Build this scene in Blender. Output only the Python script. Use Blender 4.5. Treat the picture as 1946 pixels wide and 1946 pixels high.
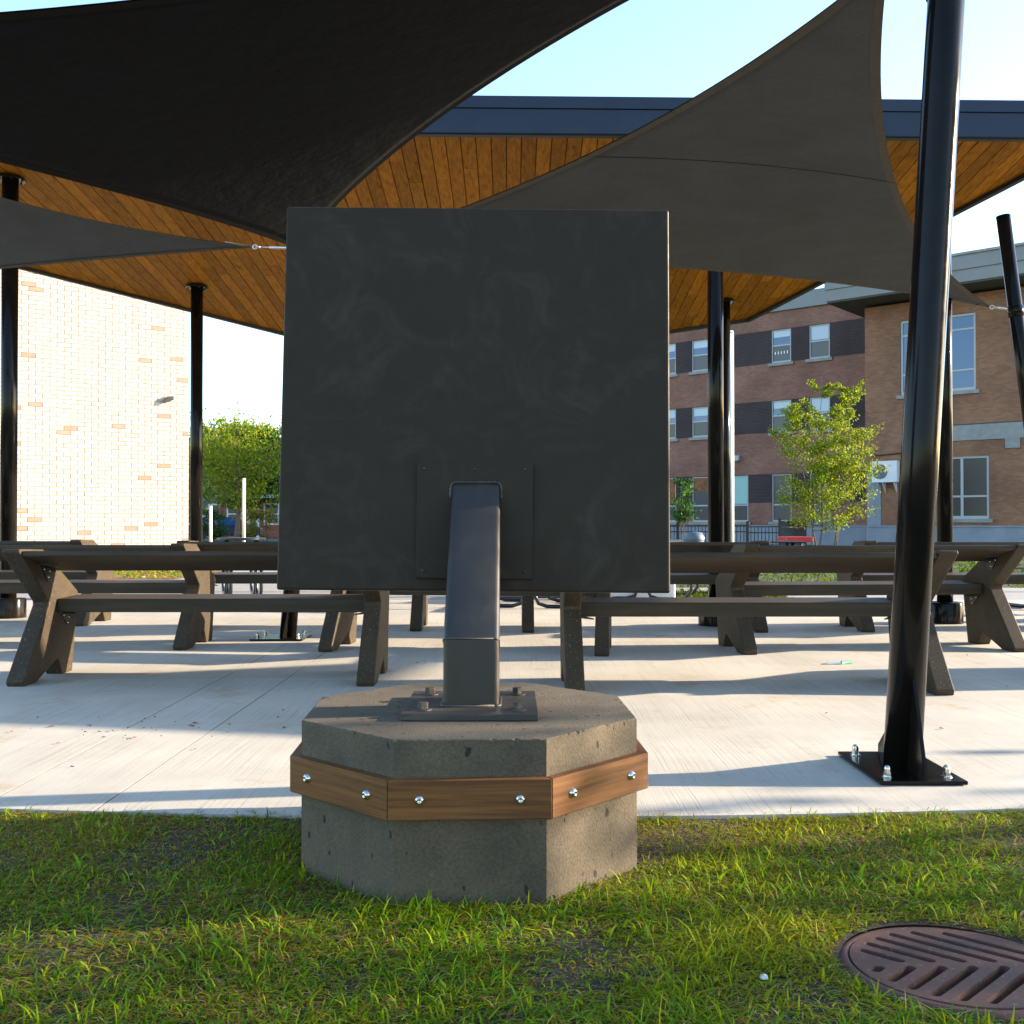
import bpy, math, random
import numpy as np
from mathutils import Vector, Matrix
random.seed(7); R = math.radians
sc = bpy.context.scene; col = sc.collection
for o in list(bpy.data.objects): bpy.data.objects.remove(o)

# ------------------------------------------------------------ camera, sky, sun
cam = bpy.data.objects.new('camera', bpy.data.cameras.new('camera')); col.objects.link(cam)
cam.location = (0, 0, .95); cam.rotation_euler = (R(90.67), 0, 0)
cam.data.sensor_width = 36; cam.data.lens = 36.4; cam.data.clip_end = 2000
sc.camera = cam
EL, AZ = 16.0, 8.3                       # sun height; degrees behind the scene's right
w = bpy.data.worlds.new('World'); sc.world = w; w.use_nodes = True
nt = w.node_tree; bg = nt.nodes['Background']
sky = nt.nodes.new('ShaderNodeTexSky'); sky.sky_type = 'NISHITA'; sky.sun_disc = False
sky.sun_elevation = R(EL); sky.sun_rotation = R(90 - AZ)
sky.air_density = 1.0; sky.dust_density = .6; sky.ozone_density = 2.0
nt.links.new(sky.outputs[0], bg.inputs[0]); bg.inputs[1].default_value = .135
sd = Vector((math.cos(R(AZ)) * math.cos(R(EL)), math.sin(R(AZ)) * math.cos(R(EL)), math.sin(R(EL))))
sun = bpy.data.objects.new('sun', bpy.data.lights.new('sun', 'SUN')); col.objects.link(sun)
sun.data.energy = 4.2; sun.data.angle = R(.55); sun.data.color = (1, .83, .63)
sun.rotation_euler = sd.to_track_quat('Z', 'Y').to_euler(); sun.location = (30, 5, 12)
vs = sc.view_settings; vs.view_transform = 'Standard'; vs.look = 'None'; vs.exposure = 2.2; vs.gamma = 1
vs.use_curve_mapping = False

# ------------------------------------------------------------ helpers
def tag(o, label=None, cat=None, group=None, kind=None):
    for k, v in (('label', label), ('category', cat), ('group', group), ('kind', kind)):
        if v: o[k] = v
    return o
def empty(name, loc=(0, 0, 0), rz=0, label=None, cat=None, group=None):
    o = bpy.data.objects.new(name, None); col.objects.link(o)
    o.location = loc; o.rotation_euler = (0, 0, rz); o.empty_display_size = .2
    return tag(o, label, cat, group)
def link(name, me, m, parent=None):
    o = bpy.data.objects.new(name, me); col.objects.link(o)
    if m is not None and not me.materials: me.materials.append(m)
    if parent: o.parent = parent
    return o
class MB:
    def __init__(s): s.v = []; s.f = []; s.sm = []; s.mi = []
    def add(s, vs_, fs, smooth=False, mi=0):
        n = len(s.v); s.v += [tuple(v) for v in vs_]
        for f in fs: s.f.append(tuple(i + n for i in f)); s.sm.append(smooth); s.mi.append(mi)
    def box(s, x0, x1, y0, y1, z0, z1, M=None, mi=0):
        P = [Vector((x, y, z)) for z in (z0, z1) for y in (y0, y1) for x in (x0, x1)]
        if M is not None: P = [M @ p for p in P]
        s.add(P, [(0, 2, 3, 1), (4, 5, 7, 6), (0, 1, 5, 4), (2, 6, 7, 3), (0, 4, 6, 2), (1, 3, 7, 5)], mi=mi); return s
    def prism(s, pa, pb, smooth=False, mi=0):          # two matching rings
        n = len(pa); s.add(list(pa) + list(pb), [tuple(reversed(range(n))), tuple(range(n, 2 * n))], mi=mi)
        k = len(s.v) - 2 * n
        for i in range(n):
            j = (i + 1) % n; s.f.append((k + i, k + j, k + n + j, k + n + i)); s.sm.append(smooth); s.mi.append(mi)
        return s
    def tube(s, path, r, n=10, cap=True):
        path = [Vector(p) for p in path]; rr = r if isinstance(r, (list, tuple)) else [r] * len(path)
        rings = []; ref = None
        for i, p in enumerate(path):
            t = (path[min(i + 1, len(path) - 1)] - path[max(i - 1, 0)]).normalized()
            if ref is None: ref = Vector((1, 0, 0)) if abs(t.x) < .8 else Vector((0, 1, 0))
            a = t.cross(ref).normalized(); b = a.cross(t).normalized(); ref = b
            rings.append([p + (a * math.cos(2 * math.pi * k / n) + b * math.sin(2 * math.pi * k / n)) * rr[i] for k in range(n)])
        base = len(s.v)
        for rg in rings: s.v += [tuple(q) for q in rg]
        for i in range(len(rings) - 1):
            for k in range(n):
                j = (k + 1) % n; a0 = base + i * n
                s.f.append((a0 + k, a0 + n + k, a0 + n + j, a0 + j)); s.sm.append(True); s.mi.append(0)
        if cap:
            s.f.append(tuple(base + k for k in range(n))); s.sm.append(False); s.mi.append(0)
            e = base + (len(rings) - 1) * n; s.f.append(tuple(e + k for k in reversed(range(n)))); s.sm.append(False); s.mi.append(0)
        return s
    def lathe(s, prof, c=(0, 0, 0), n=20, M=None, smooth=True):
        c = Vector(c); base = len(s.v)
        for r, z in prof:
            for k in range(n):
                p = Vector((r * math.cos(2 * math.pi * k / n), r * math.sin(2 * math.pi * k / n), z))
                if M is not None: p = M @ p
                s.v.append(tuple(p + c))
        for i in range(len(prof) - 1):
            for k in range(n):
                j = (k + 1) % n; a0 = base + i * n
                s.f.append((a0 + k, a0 + j, a0 + n + j, a0 + n + k)); s.sm.append(smooth); s.mi.append(0)
        return s
    def mesh(s, name='m'):
        me = bpy.data.meshes.new(name); me.from_pydata(s.v, [], s.f)
        me.polygons.foreach_set('use_smooth', s.sm)
        if any(s.mi): me.polygons.foreach_set('material_index', s.mi)
        me.update(); return me
    def build(s, name, m, parent=None, bevel=0, seg=2):
        o = link(name, s.mesh(name), m, parent)
        if bevel:
            b = o.modifiers.new('b', 'BEVEL'); b.width = bevel; b.segments = seg; b.limit_method = 'ANGLE'; b.angle_limit = R(35)
        return o
def copy_tree(o, parent=None):
    c = o.copy(); col.objects.link(c)
    if parent: c.parent = parent
    for ch in [x for x in list(bpy.data.objects) if x.parent == o]: copy_tree(ch, c)
    return c

# ------------------------------------------------------------ materials
def mat(name, c, rough=.7, metal=0, c2=None, nscale=4, ncontrast=(.35, .65), bump=0, bscale=60, c3=None, c3scale=200, c3th=(.66, .7),
        stretch=(1, 1, 1), transl=0, objrand=0, spec=.5, bdist=.01, rough2=None, coat=0):
    m = bpy.data.materials.new(name); m.use_nodes = True; N = m.node_tree; p = N.nodes['Principled BSDF']; L = N.links.new
    p.inputs['Base Color'].default_value = (*c, 1); p.inputs['Roughness'].default_value = rough
    p.inputs['Metallic'].default_value = metal; p.inputs['Specular IOR Level'].default_value = spec; p.inputs['Coat Weight'].default_value = coat
    tc = N.nodes.new('ShaderNodeTexCoord'); mp = N.nodes.new('ShaderNodeMapping'); mp.inputs['Scale'].default_value = stretch
    L(tc.outputs['Object'], mp.inputs[0]); vec = mp.outputs[0]; oi = None
    if objrand:
        oi = N.nodes.new('ShaderNodeObjectInfo'); ad = N.nodes.new('ShaderNodeVectorMath'); ad.operation = 'ADD'
        ml = N.nodes.new('ShaderNodeMath'); ml.operation = 'MULTIPLY'; ml.inputs[1].default_value = 37
        L(oi.outputs['Random'], ml.inputs[0]); L(vec, ad.inputs[0]); L(ml.outputs[0], ad.inputs[1]); vec = ad.outputs[0]
    def noise(scale, det=5):
        n = N.nodes.new('ShaderNodeTexNoise'); n.inputs['Scale'].default_value = scale; n.inputs['Detail'].default_value = det
        n.inputs['Roughness'].default_value = .6; L(vec, n.inputs['Vector']); return n.outputs['Fac']
    def ramp(f, a, b, v0=0, v1=1):
        r = N.nodes.new('ShaderNodeMapRange'); r.inputs[1].default_value = a; r.inputs[2].default_value = b
        r.inputs[3].default_value = v0; r.inputs[4].default_value = v1; L(f, r.inputs[0]); return r.outputs[0]
    def mix(f, a, b):
        x = N.nodes.new('ShaderNodeMix'); x.data_type = 'RGBA'
        if f is not None: L(f, x.inputs[0])
        for s_, i in ((a, 6), (b, 7)):
            if isinstance(s_, tuple): x.inputs[i].default_value = (*s_, 1)
            else: L(s_, x.inputs[i])
        return x.outputs[2]
    out = None
    if c2: out = mix(ramp(noise(nscale), *ncontrast), c, c2)
    if c3: out = mix(ramp(noise(c3scale, 2), *c3th), out if out is not None else c, c3)
    if objrand and out is not None:
        hv = N.nodes.new('ShaderNodeHueSaturation'); L(out, hv.inputs['Color']); L(ramp(oi.outputs['Random'], 0, 1, 1 - objrand, 1 + objrand), hv.inputs['Value']); out = hv.outputs[0]
    if out is not None: L(out, p.inputs['Base Color'])
    if rough2 is not None: L(ramp(noise(nscale * 1.7), .35, .65, rough, rough2), p.inputs['Roughness'])
    if bump:
        b = N.nodes.new('ShaderNodeBump'); b.inputs['Strength'].default_value = bump; b.inputs['Distance'].default_value = bdist
        L(noise(bscale, 6), b.inputs['Height']); L(b.outputs[0], p.inputs['Normal'])
    if transl:
        t = N.nodes.new('ShaderNodeBsdfTranslucent'); mx = N.nodes.new('ShaderNodeMixShader'); mx.inputs[0].default_value = transl
        if out is not None: L(out, t.inputs[0])
        else: t.inputs[0].default_value = (*c, 1)
        L(p.outputs[0], mx.inputs[1]); L(t.outputs[0], mx.inputs[2]); L(mx.outputs[0], N.nodes['Material Output'].inputs[0])
    m['p'] = 1
    return m
def brickmat(name, c1, c2, mortar, bw=.2, bh=.067, ms=.012, bias=0, c3=None):
    m = bpy.data.materials.new(name); m.use_nodes = True; N = m.node_tree; p = N.nodes['Principled BSDF']; L = N.links.new
    tc = N.nodes.new('ShaderNodeTexCoord'); sx = N.nodes.new('ShaderNodeSeparateXYZ'); cx = N.nodes.new('ShaderNodeCombineXYZ')
    L(tc.outputs['Object'], sx.inputs[0]); L(sx.outputs[0], cx.inputs[0]); L(sx.outputs[2], cx.inputs[1])
    b = N.nodes.new('ShaderNodeTexBrick'); b.inputs['Scale'].default_value = 1; b.inputs['Brick Width'].default_value = bw
    b.inputs['Row Height'].default_value = bh; b.inputs['Mortar Size'].default_value = ms / 2; b.inputs['Bias'].default_value = bias
    b.inputs['Color1'].default_value = (*c1, 1); b.inputs['Color2'].default_value = (*c2, 1); b.inputs['Mortar'].default_value = (*mortar, 1)
    L(cx.outputs[0], b.inputs['Vector'])
    n = N.nodes.new('ShaderNodeTexNoise'); n.inputs['Scale'].default_value = .55; n.inputs['Detail'].default_value = 6; L(tc.outputs['Object'], n.inputs['Vector'])
    mr = N.nodes.new('ShaderNodeMapRange'); mr.inputs[1].default_value = .3; mr.inputs[2].default_value = .7; mr.inputs[3].default_value = .72; mr.inputs[4].default_value = 1.25; L(n.outputs[0], mr.inputs[0])
    # streaks of redder courses
    mp = N.nodes.new('ShaderNodeMapping'); mp.inputs['Scale'].default_value = (.5, 1, 4); L(tc.outputs['Object'], mp.inputs[0])
    n2 = N.nodes.new('ShaderNodeTexNoise'); n2.inputs['Scale'].default_value = 2; n2.inputs['Detail'].default_value = 4; L(mp.outputs[0], n2.inputs['Vector'])
    mr2 = N.nodes.new('ShaderNodeMapRange'); mr2.inputs[1].default_value = .5; mr2.inputs[2].default_value = .68; mr2.inputs[4].default_value = .6; L(n2.outputs[0], mr2.inputs[0])
    mx = N.nodes.new('ShaderNodeMix'); mx.data_type = 'RGBA'; L(mr2.outputs[0], mx.inputs[0]); L(b.outputs['Color'], mx.inputs[6]); mx.inputs[7].default_value = (*(c3 or c1), 1)
    hv = N.nodes.new('ShaderNodeHueSaturation'); L(mx.outputs[2], hv.inputs['Color']); L(mr.outputs[0], hv.inputs['Value'])
    L(hv.outputs[0], p.inputs['Base Color']); p.inputs['Roughness'].default_value = .85
    bp = N.nodes.new('ShaderNodeBump'); bp.inputs['Strength'].default_value = .6; bp.inputs['Distance'].default_value = .01; bp.invert = True
    L(b.outputs['Fac'], bp.inputs['Height']); L(bp.outputs[0], p.inputs['Normal'])
    return m
def tintmat(name, transl=.35, rough=.55):
    m = bpy.data.materials.new(name); m.use_nodes = True; N = m.node_tree; p = N.nodes['Principled BSDF']; L = N.links.new
    a = N.nodes.new('ShaderNodeAttribute'); a.attribute_name = 'tint'; L(a.outputs['Color'], p.inputs['Base Color']); p.inputs['Roughness'].default_value = rough
    p.inputs['Specular IOR Level'].default_value = .12
    t = N.nodes.new('ShaderNodeBsdfTranslucent'); mx = N.nodes.new('ShaderNodeMixShader'); mx.inputs[0].default_value = transl
    L(a.outputs['Color'], t.inputs[0]); L(p.outputs[0], mx.inputs[1]); L(t.outputs[0], mx.inputs[2]); L(mx.outputs[0], N.nodes['Material Output'].inputs[0])
    return m
def broom(name):
    m = mat(name, (.47, .44, .375), .8, c2=(.37, .34, .285), nscale=1.1, bump=0)
    N = m.node_tree; p = N.nodes['Principled BSDF']; L = N.links.new
    tc = N.nodes.new('ShaderNodeTexCoord'); mp = N.nodes.new('ShaderNodeMapping'); mp.inputs['Scale'].default_value = (1, .005, 1)
    dn = N.nodes.new('ShaderNodeTexNoise'); dn.inputs['Scale'].default_value = .9; L(tc.outputs['Object'], dn.inputs['Vector'])
    sc_ = N.nodes.new('ShaderNodeVectorMath'); sc_.operation = 'MULTIPLY'; sc_.inputs[1].default_value = (.06, 0, 0); L(dn.outputs['Color'], sc_.inputs[0])
    ad = N.nodes.new('ShaderNodeVectorMath'); ad.operation = 'ADD'; L(tc.outputs['Object'], ad.inputs[0]); L(sc_.outputs[0], ad.inputs[1])
    L(ad.outputs[0], mp.inputs[0])
    n = N.nodes.new('ShaderNodeTexNoise'); n.inputs['Scale'].default_value = 210; n.inputs['Detail'].default_value = 4; L(mp.outputs[0], n.inputs['Vector'])
    mr = N.nodes.new('ShaderNodeMapRange'); mr.inputs[1].default_value = .34; mr.inputs[2].default_value = .45; mr.inputs[3].default_value = .76; mr.inputs[4].default_value = 1.03; L(n.outputs[0], mr.inputs[0])
    # tan stains and small dirt specks
    s = N.nodes.new('ShaderNodeTexNoise'); s.inputs['Scale'].default_value = 2.3; s.inputs['Detail'].default_value = 7; s.inputs['Roughness'].default_value = .7; L(tc.outputs['Object'], s.inputs['Vector'])
    sr = N.nodes.new('ShaderNodeMapRange'); sr.inputs[1].default_value = .57; sr.inputs[2].default_value = .70; sr.inputs[4].default_value = .75; L(s.outputs[0], sr.inputs[0])
    old = p.inputs['Base Color'].links[0].from_socket
    mx = N.nodes.new('ShaderNodeMix'); mx.data_type = 'RGBA'; L(sr.outputs[0], mx.inputs[0]); L(old, mx.inputs[6]); mx.inputs[7].default_value = (.36, .25, .14, 1)
    g = N.nodes.new('ShaderNodeTexNoise'); g.inputs['Scale'].default_value = 55; g.inputs['Detail'].default_value = 2; L(tc.outputs['Object'], g.inputs['Vector'])
    gr = N.nodes.new('ShaderNodeMapRange'); gr.inputs[1].default_value = .69; gr.inputs[2].default_value = .75; gr.inputs[3].default_value = 1; gr.inputs[4].default_value = .55; L(g.outputs[0], gr.inputs[0])
    ml = N.nodes.new('ShaderNodeMath'); ml.operation = 'MULTIPLY'; L(mr.outputs[0], ml.inputs[0]); L(gr.outputs[0], ml.inputs[1])
    hv = N.nodes.new('ShaderNodeHueSaturation'); L(mx.outputs[2], hv.inputs['Color']); L(ml.outputs[0], hv.inputs['Value']); L(hv.outputs[0], p.inputs['Base Color'])
    b = N.nodes.new('ShaderNodeBump'); b.inputs['Strength'].default_value = .5; b.inputs['Distance'].default_value = .002; L(n.outputs[0], b.inputs['Height']); L(b.outputs[0], p.inputs['Normal'])
    return m
def soffitmat():
    m = mat('cedar', (.34, .138, .007), .55, c2=(.20, .072, .004), nscale=5, ncontrast=(.38, .66), stretch=(7, 1.1, 7), objrand=.24, c3=(.10, .035, .004), c3scale=3.2, c3th=(.64, .74), spec=.08)
    return m

M_ = {}
def pitted():
    m = mat('base_concrete', (.104, .080, .048), .9, c2=(.058, .045, .028), nscale=6, ncontrast=(.3, .7), bump=0)
    N = m.node_tree; p = N.nodes['Principled BSDF']; L = N.links.new; tc = N.nodes.new('ShaderNodeTexCoord')
    mp = N.nodes.new('ShaderNodeMapping'); mp.inputs['Scale'].default_value = (1, 1, .55); mp.inputs['Rotation'].default_value = (.2, .3, 0); L(tc.outputs['Object'], mp.inputs[0])
    wob = N.nodes.new('ShaderNodeTexNoise'); wob.inputs['Scale'].default_value = 25; L(mp.outputs[0], wob.inputs['Vector'])
    mxv = N.nodes.new('ShaderNodeMix'); mxv.data_type = 'VECTOR'; mxv.inputs[0].default_value = .03; L(mp.outputs[0], mxv.inputs[4]); L(wob.outputs['Color'], mxv.inputs[5])
    v = N.nodes.new('ShaderNodeTexVoronoi'); v.inputs['Scale'].default_value = 34; L(mxv.outputs[1], v.inputs['Vector'])
    sel = N.nodes.new('ShaderNodeSeparateColor'); L(v.outputs['Color'], sel.inputs[0])
    # only some cells carry a pore, of varying size
    sz = N.nodes.new('ShaderNodeMapRange'); sz.inputs[1].default_value = .62; sz.inputs[2].default_value = 1; sz.inputs[3].default_value = 0; sz.inputs[4].default_value = .30; L(sel.outputs[0], sz.inputs[0])
    d = N.nodes.new('ShaderNodeMath'); d.operation = 'SUBTRACT'; L(sz.outputs[0], d.inputs[0]); L(v.outputs['Distance'], d.inputs[1])
    pr = N.nodes.new('ShaderNodeMapRange'); pr.inputs[1].default_value = 0; pr.inputs[2].default_value = .05; L(d.outputs[0], pr.inputs[0])
    f = N.nodes.new('ShaderNodeTexNoise'); f.inputs['Scale'].default_value = 140; f.inputs['Detail'].default_value = 6; L(tc.outputs['Object'], f.inputs['Vector'])
    fr_ = N.nodes.new('ShaderNodeMapRange'); fr_.inputs[1].default_value = .3; fr_.inputs[2].default_value = .7; fr_.inputs[3].default_value = .72; fr_.inputs[4].default_value = 1.22; L(f.outputs[0], fr_.inputs[0])
    hv = N.nodes.new('ShaderNodeHueSaturation'); L(p.inputs['Base Color'].links[0].from_socket, hv.inputs['Color']); L(fr_.outputs[0], hv.inputs['Value'])
    mx = N.nodes.new('ShaderNodeMix'); mx.data_type = 'RGBA'; L(pr.outputs[0], mx.inputs[0]); L(hv.outputs[0], mx.inputs[6]); mx.inputs[7].default_value = (.016, .014, .012, 1); L(mx.outputs[2], p.inputs['Base Color'])
    h = N.nodes.new('ShaderNodeMath'); h.operation = 'SUBTRACT'; L(f.outputs[0], h.inputs[0]); L(pr.outputs[0], h.inputs[1])
    b = N.nodes.new('ShaderNodeBump'); b.inputs['Strength'].default_value = .7; b.inputs['Distance'].default_value = .003; L(h.outputs[0], b.inputs['Height']); L(b.outputs[0], p.inputs['Normal'])
    return m
M_['concrete'] = pitted()
M_['slab'] = broom('slab_concrete')
M_['bench'] = mat('bench_composite', (.054, .038, .022), .6, c2=(.038, .028, .017), nscale=6, bump=.25, bscale=160, c3=(.22, .20, .16), c3scale=110, c3th=(.66, .70), bdist=.002, spec=.22)
M_['board'] = mat('bench_board', (.052, .037, .022), .55, c2=(.031, .023, .014), nscale=9, stretch=(.25, 3, 3), bump=.2, bscale=60, bdist=.002, spec=.25)
M_['black'] = mat('black_gloss_metal', (.006, .0055, .005), .12, c2=(.010, .008, .006), nscale=8, bump=.08, bscale=240, bdist=.0006, spec=.15, rough2=.17)
M_['bracket'] = mat('black_bracket', (.008, .008, .008), .4)
M_['panel'] = mat('panel_paint', (.030, .0222, .0142), .42, c2=(.052, .041, .029), nscale=4, ncontrast=(.50, .78), bump=.15, bscale=500, c3=(.034, .030, .024), c3scale=9, c3th=(.66, .8), bdist=.0006, spec=.13, rough2=.6)
for n_ in M_['panel'].node_tree.nodes:
    if n_.type == 'TEX_NOISE': n_.inputs['Distortion'].default_value = 1.6; n_.inputs['Detail'].default_value = 10; n_.inputs['Roughness'].default_value = .72
M_['post'] = mat('post_paint', (.021, .016, .011), .33, c2=(.040, .032, .023), nscale=6, ncontrast=(.5, .75), bump=.15, bscale=400, bdist=.0006, spec=.6, rough2=.5, stretch=(1.6, 1.6, .6))
M_['plate'] = mat('worn_plate', (.026, .022, .018), .5, c2=(.07, .058, .044), nscale=14, ncontrast=(.5, .7), bump=.3, bscale=120, bdist=.002, stretch=(.5, 3, 3))
M_['steel'] = mat('stainless', (.62, .60, .55), .2, metal=1)
M_['band'] = mat('timber_band', (.175, .070, .018), .5, c2=(.090, .034, .010), nscale=9, ncontrast=(.38, .62), stretch=(.35, 1, 9), bump=.3, bscale=14, bdist=.002, spec=.3, objrand=.12)
M_['cedar'] = soffitmat()
M_['deck'] = mat('dark_deck', (.02, .013, .008), .9)
M_['fascia'] = mat('fascia_metal', (.010, .021, .042), .45, spec=.3, c2=(.013, .026, .050), nscale=2, bump=.05, bscale=300, bdist=.0005)
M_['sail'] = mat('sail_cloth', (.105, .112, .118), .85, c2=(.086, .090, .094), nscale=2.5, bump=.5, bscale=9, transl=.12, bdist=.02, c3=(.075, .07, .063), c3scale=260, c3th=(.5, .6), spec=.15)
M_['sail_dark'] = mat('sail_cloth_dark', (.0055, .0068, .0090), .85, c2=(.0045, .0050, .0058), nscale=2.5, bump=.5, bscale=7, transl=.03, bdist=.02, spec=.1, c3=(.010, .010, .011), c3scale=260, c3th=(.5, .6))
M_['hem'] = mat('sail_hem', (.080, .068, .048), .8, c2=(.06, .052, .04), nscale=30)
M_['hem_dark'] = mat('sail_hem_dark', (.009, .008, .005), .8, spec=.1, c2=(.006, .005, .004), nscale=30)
M_['seam'] = mat('sail_seam', (.022, .021, .019), .8, spec=.1)
M_['soil'] = mat('soil', (.050, .034, .020), .95, c2=(.030, .022, .015), nscale=9, bump=.9, bscale=30, c3=(.13, .10, .055), c3scale=70, c3th=(.6, .68), bdist=.02)
M_['farground'] = mat('far_ground', (.09, .088, .08), .95, c2=(.06, .07, .04), nscale=.08, bump=.2, bscale=10)
M_['iron'] = mat('rusty_iron', (.115, .046, .028), .72, c2=(.085, .040, .030), nscale=7, bump=.5, bscale=90, c3=(.16, .10, .08), c3scale=60, c3th=(.6, .72), bdist=.002, metal=.1)
M_['pit'] = mat('pit', (.012, .009, .007), .95)
M_['grass'] = tintmat('grass_blades', .4)
M_['leaf'] = tintmat('tree_leaves', .45, .5)
M_['bark'] = mat('bark', (.16, .115, .08), .9, c2=(.09, .065, .045), nscale=12, stretch=(3, 3, .6), bump=.6, bscale=30)
M_['white'] = mat('white_paint', (.72, .74, .76), .5, c2=(.64, .66, .68), nscale=3)
M_['frame'] = mat('window_frame', (.36, .38, .38), .5)
M_['sill'] = mat('stone_sill', (.28, .275, .26), .8, c2=(.22, .215, .205), nscale=4, bump=.2, bscale=40)
M_['glass'] = mat('window_glass', (.015, .075, .19), .04, spec=.55, coat=.1); 
M_['blind'] = mat('window_blind', (.50, .58, .62), .7)
M_['blindgreen'] = mat('green_blind', (.30, .50, .44), .7)
M_['darkroom'] = mat('dark_room', (.02, .022, .03), .3, spec=.6)
M_['orange'] = mat('orange_curtain', (.35, .10, .02), .7, c2=(.08, .05, .02), nscale=6)
M_['foundation'] = mat('painted_foundation', (.24, .27, .31), .8, c2=(.20, .225, .26), nscale=1.5, bump=.2, bscale=20)
M_['parapet'] = mat('parapet_metal', (.20, .205, .20), .6, c2=(.175, .18, .175), nscale=1)
M_['soffitgrey'] = mat('eave_soffit', (.07, .066, .052), .8)
M_['tan'] = brickmat('tan_brick', (.27, .128, .082), (.20, .088, .062), (.20, .125, .09), c3=(.22, .075, .052))
M_['tan2'] = brickmat('tan_brick_tower', (.29, .140, .068), (.21, .094, .054), (.15, .095, .065), c3=(.24, .092, .048))
M_['brown'] = brickmat('brown_brick', (.040, .021, .022), (.027, .016, .018), (.10, .078, .07), c3=(.045, .023, .024))
M_['red'] = brickmat('red_brick', (.30, .075, .04), (.24, .06, .035), (.25, .15, .12))
M_['paleb'] = mat('pale_brick', (.53, .46, .39), .8, c2=(.46, .39, .33), nscale=5, objrand=.10, bump=.4, bscale=60, bdist=.003)
M_['paleb2'] = mat('pink_brick', (.42, .24, .17), .8, c2=(.36, .20, .14), nscale=5, objrand=.10, bump=.4, bscale=60, bdist=.003)
M_['mortar'] = mat('mortar', (.28, .20, .13), .95)
M_['redpaint'] = mat('red_paint', (.45, .012, .02), .4)
M_['bin'] = mat('grey_bin', (.08, .11, .14), .5)
M_['mulch'] = mat('leaf_litter', (.30, .16, .05), .95, c2=(.14, .08, .03), nscale=6, bump=.8, bscale=20, bdist=.03)
M_['path'] = mat('asphalt_path', (.22, .21, .20), .95, c2=(.27, .26, .25), nscale=2)
M_['lawn'] = mat('lawn_ground', (.045, .075, .014), .95, c2=(.025, .045, .010), nscale=2, bump=.8, bscale=14, bdist=.03)
M_['litter'] = mat('dry_leaf', (.16, .085, .035), .8)
M_['green'] = mat('green_plastic', (.02, .35, .16), .4)
M_['clear'] = mat('white_plastic', (.75, .78, .76), .4)
M_['mesh_black'] = mat('table_black', (.012, .013, .015), .35)

# ------------------------------------------------------------ ground and plaza
def curvefill(name, loops, z, extrude, m, parent=None):
    cu = bpy.data.curves.new(name, 'CURVE'); cu.dimensions = '2D'; cu.fill_mode = 'BOTH'; cu.extrude = extrude
    for lp in loops:
        s = cu.splines.new('POLY'); s.points.add(len(lp) - 1); s.use_cyclic_u = True
        for i, (x, y) in enumerate(lp): s.points[i].co = (x, y, 0, 1)
    t = bpy.data.objects.new('t', cu); me = bpy.data.meshes.new_from_object(t)
    bpy.data.objects.remove(t); bpy.data.curves.remove(cu)
    me.materials.clear(); o = link(name, me, m, parent); o.location.z = z
    return o
def circ(cx, cy, r, n=48): return [(cx + r * math.cos(2 * math.pi * i / n), cy + r * math.sin(2 * math.pi * i / n)) for i in range(n)]
GX, GY, GR = .966, 2.256, .275
tag(curvefill('ground', [[(-25, -25), (25, -25), (25, 3.9), (-25, 3.9)], circ(GX, GY, GR * .92 - .01)], -.012, 0, M_['soil']), kind='structure')
g = MB()
for x0, x1, y0, y1 in ((-500, -25, -300, 700), (25, 500, -300, 700), (-25, 25, 3.9, 700), (-25, 25, -300, -25)):
    g.add([(x0, y0, -.03), (x1, y0, -.03), (x1, y1, -.03), (x0, y1, -.03)], [(0, 1, 2, 3)])
tag(g.build('far_ground', M_['farground']), kind='structure')
fy = lambda x: 3.375 + x * x / 30
plaza = MB(); plaza.box(-13.9, 13.9, 10.2, 12.9, -.029, -.012)
pz = tag(plaza.build('plaza', M_['soil']), kind='structure')
xs = [-14, -9.6, -5.4, -1.79, -1.385, 3.6, 8.6, 14]; ys = [None, 6.35, 9.9, 13]
for i in range(len(xs) - 1):
    for j in range(3):
        a, b = xs[i] + .0028, xs[i + 1] - .0028; y1 = ys[j + 1] - .002
        if j == 0:
            n = 12; fr = [(a + (b - a) * k / n, fy(a + (b - a) * k / n)) for k in range(n + 1)]
            y1 = max(y1, 0)
            if fr[0][1] > y1 - .2 or fr[-1][1] > y1 - .2:
                fr = [(x, min(y, y1 - .2)) for x, y in fr]
            poly = fr + [(b, y1), (a, y1)]
        else: poly = [(a, ys[j] + .002), (b, ys[j] + .002), (b, y1), (a, y1)]
        s = MB().prism([(x, y, -.05) for x, y in poly], [(x, y, 0) for x, y in poly])
        s.build('slab', M_['slab'], pz)
for x in xs[1:-1]: MB().box(x - .0028, x + .0028, fy(x) + .004, 13, -.02, -.0012).build('joint', M_['seam'], pz)
for y in ys[1:3]:
    for i in range(len(xs) - 1): MB().box(xs[i] + .003, xs[i + 1] - .003, y - .002, y + .002, -.02, -.0012).build('joint', M_['seam'], pz)
def sheet(name, x0, x1, y0, y1, z, m, kind='structure'):
    s = MB(); s.add([(x0, y0, z), (x1, y0, z), (x1, y1, z), (x0, y1, z)], [(0, 1, 2, 3)]); return tag(s.build(name, m), kind=kind)
sheet('path', -30, 30, 14.75, 15.65, -.012, M_['path'])
sheet('asphalt', -30, 1.9, 13.0, 14.75, -.018, M_['path'])
sheet('asphalt', 3.6, 30, 13.0, 14.75, -.018, M_['path'])
sheet('lawn', 1.9, 3.6, 13.0, 14.75, -.016, M_['lawn'])
sheet('lawn', 1.4, 60, 15.65, 34.5, -.016, M_['lawn'])
sheet('planting_bed', -12.5, -5.9, 18.2, 21.4, -.008, M_['mulch'])
sheet('paved_yard', -60, 1.4, 15.65, 21.6, -.02, M_['path'])
sheet('lawn', -60, 1.4, 21.6, 60, -.02, M_['lawn'])

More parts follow.
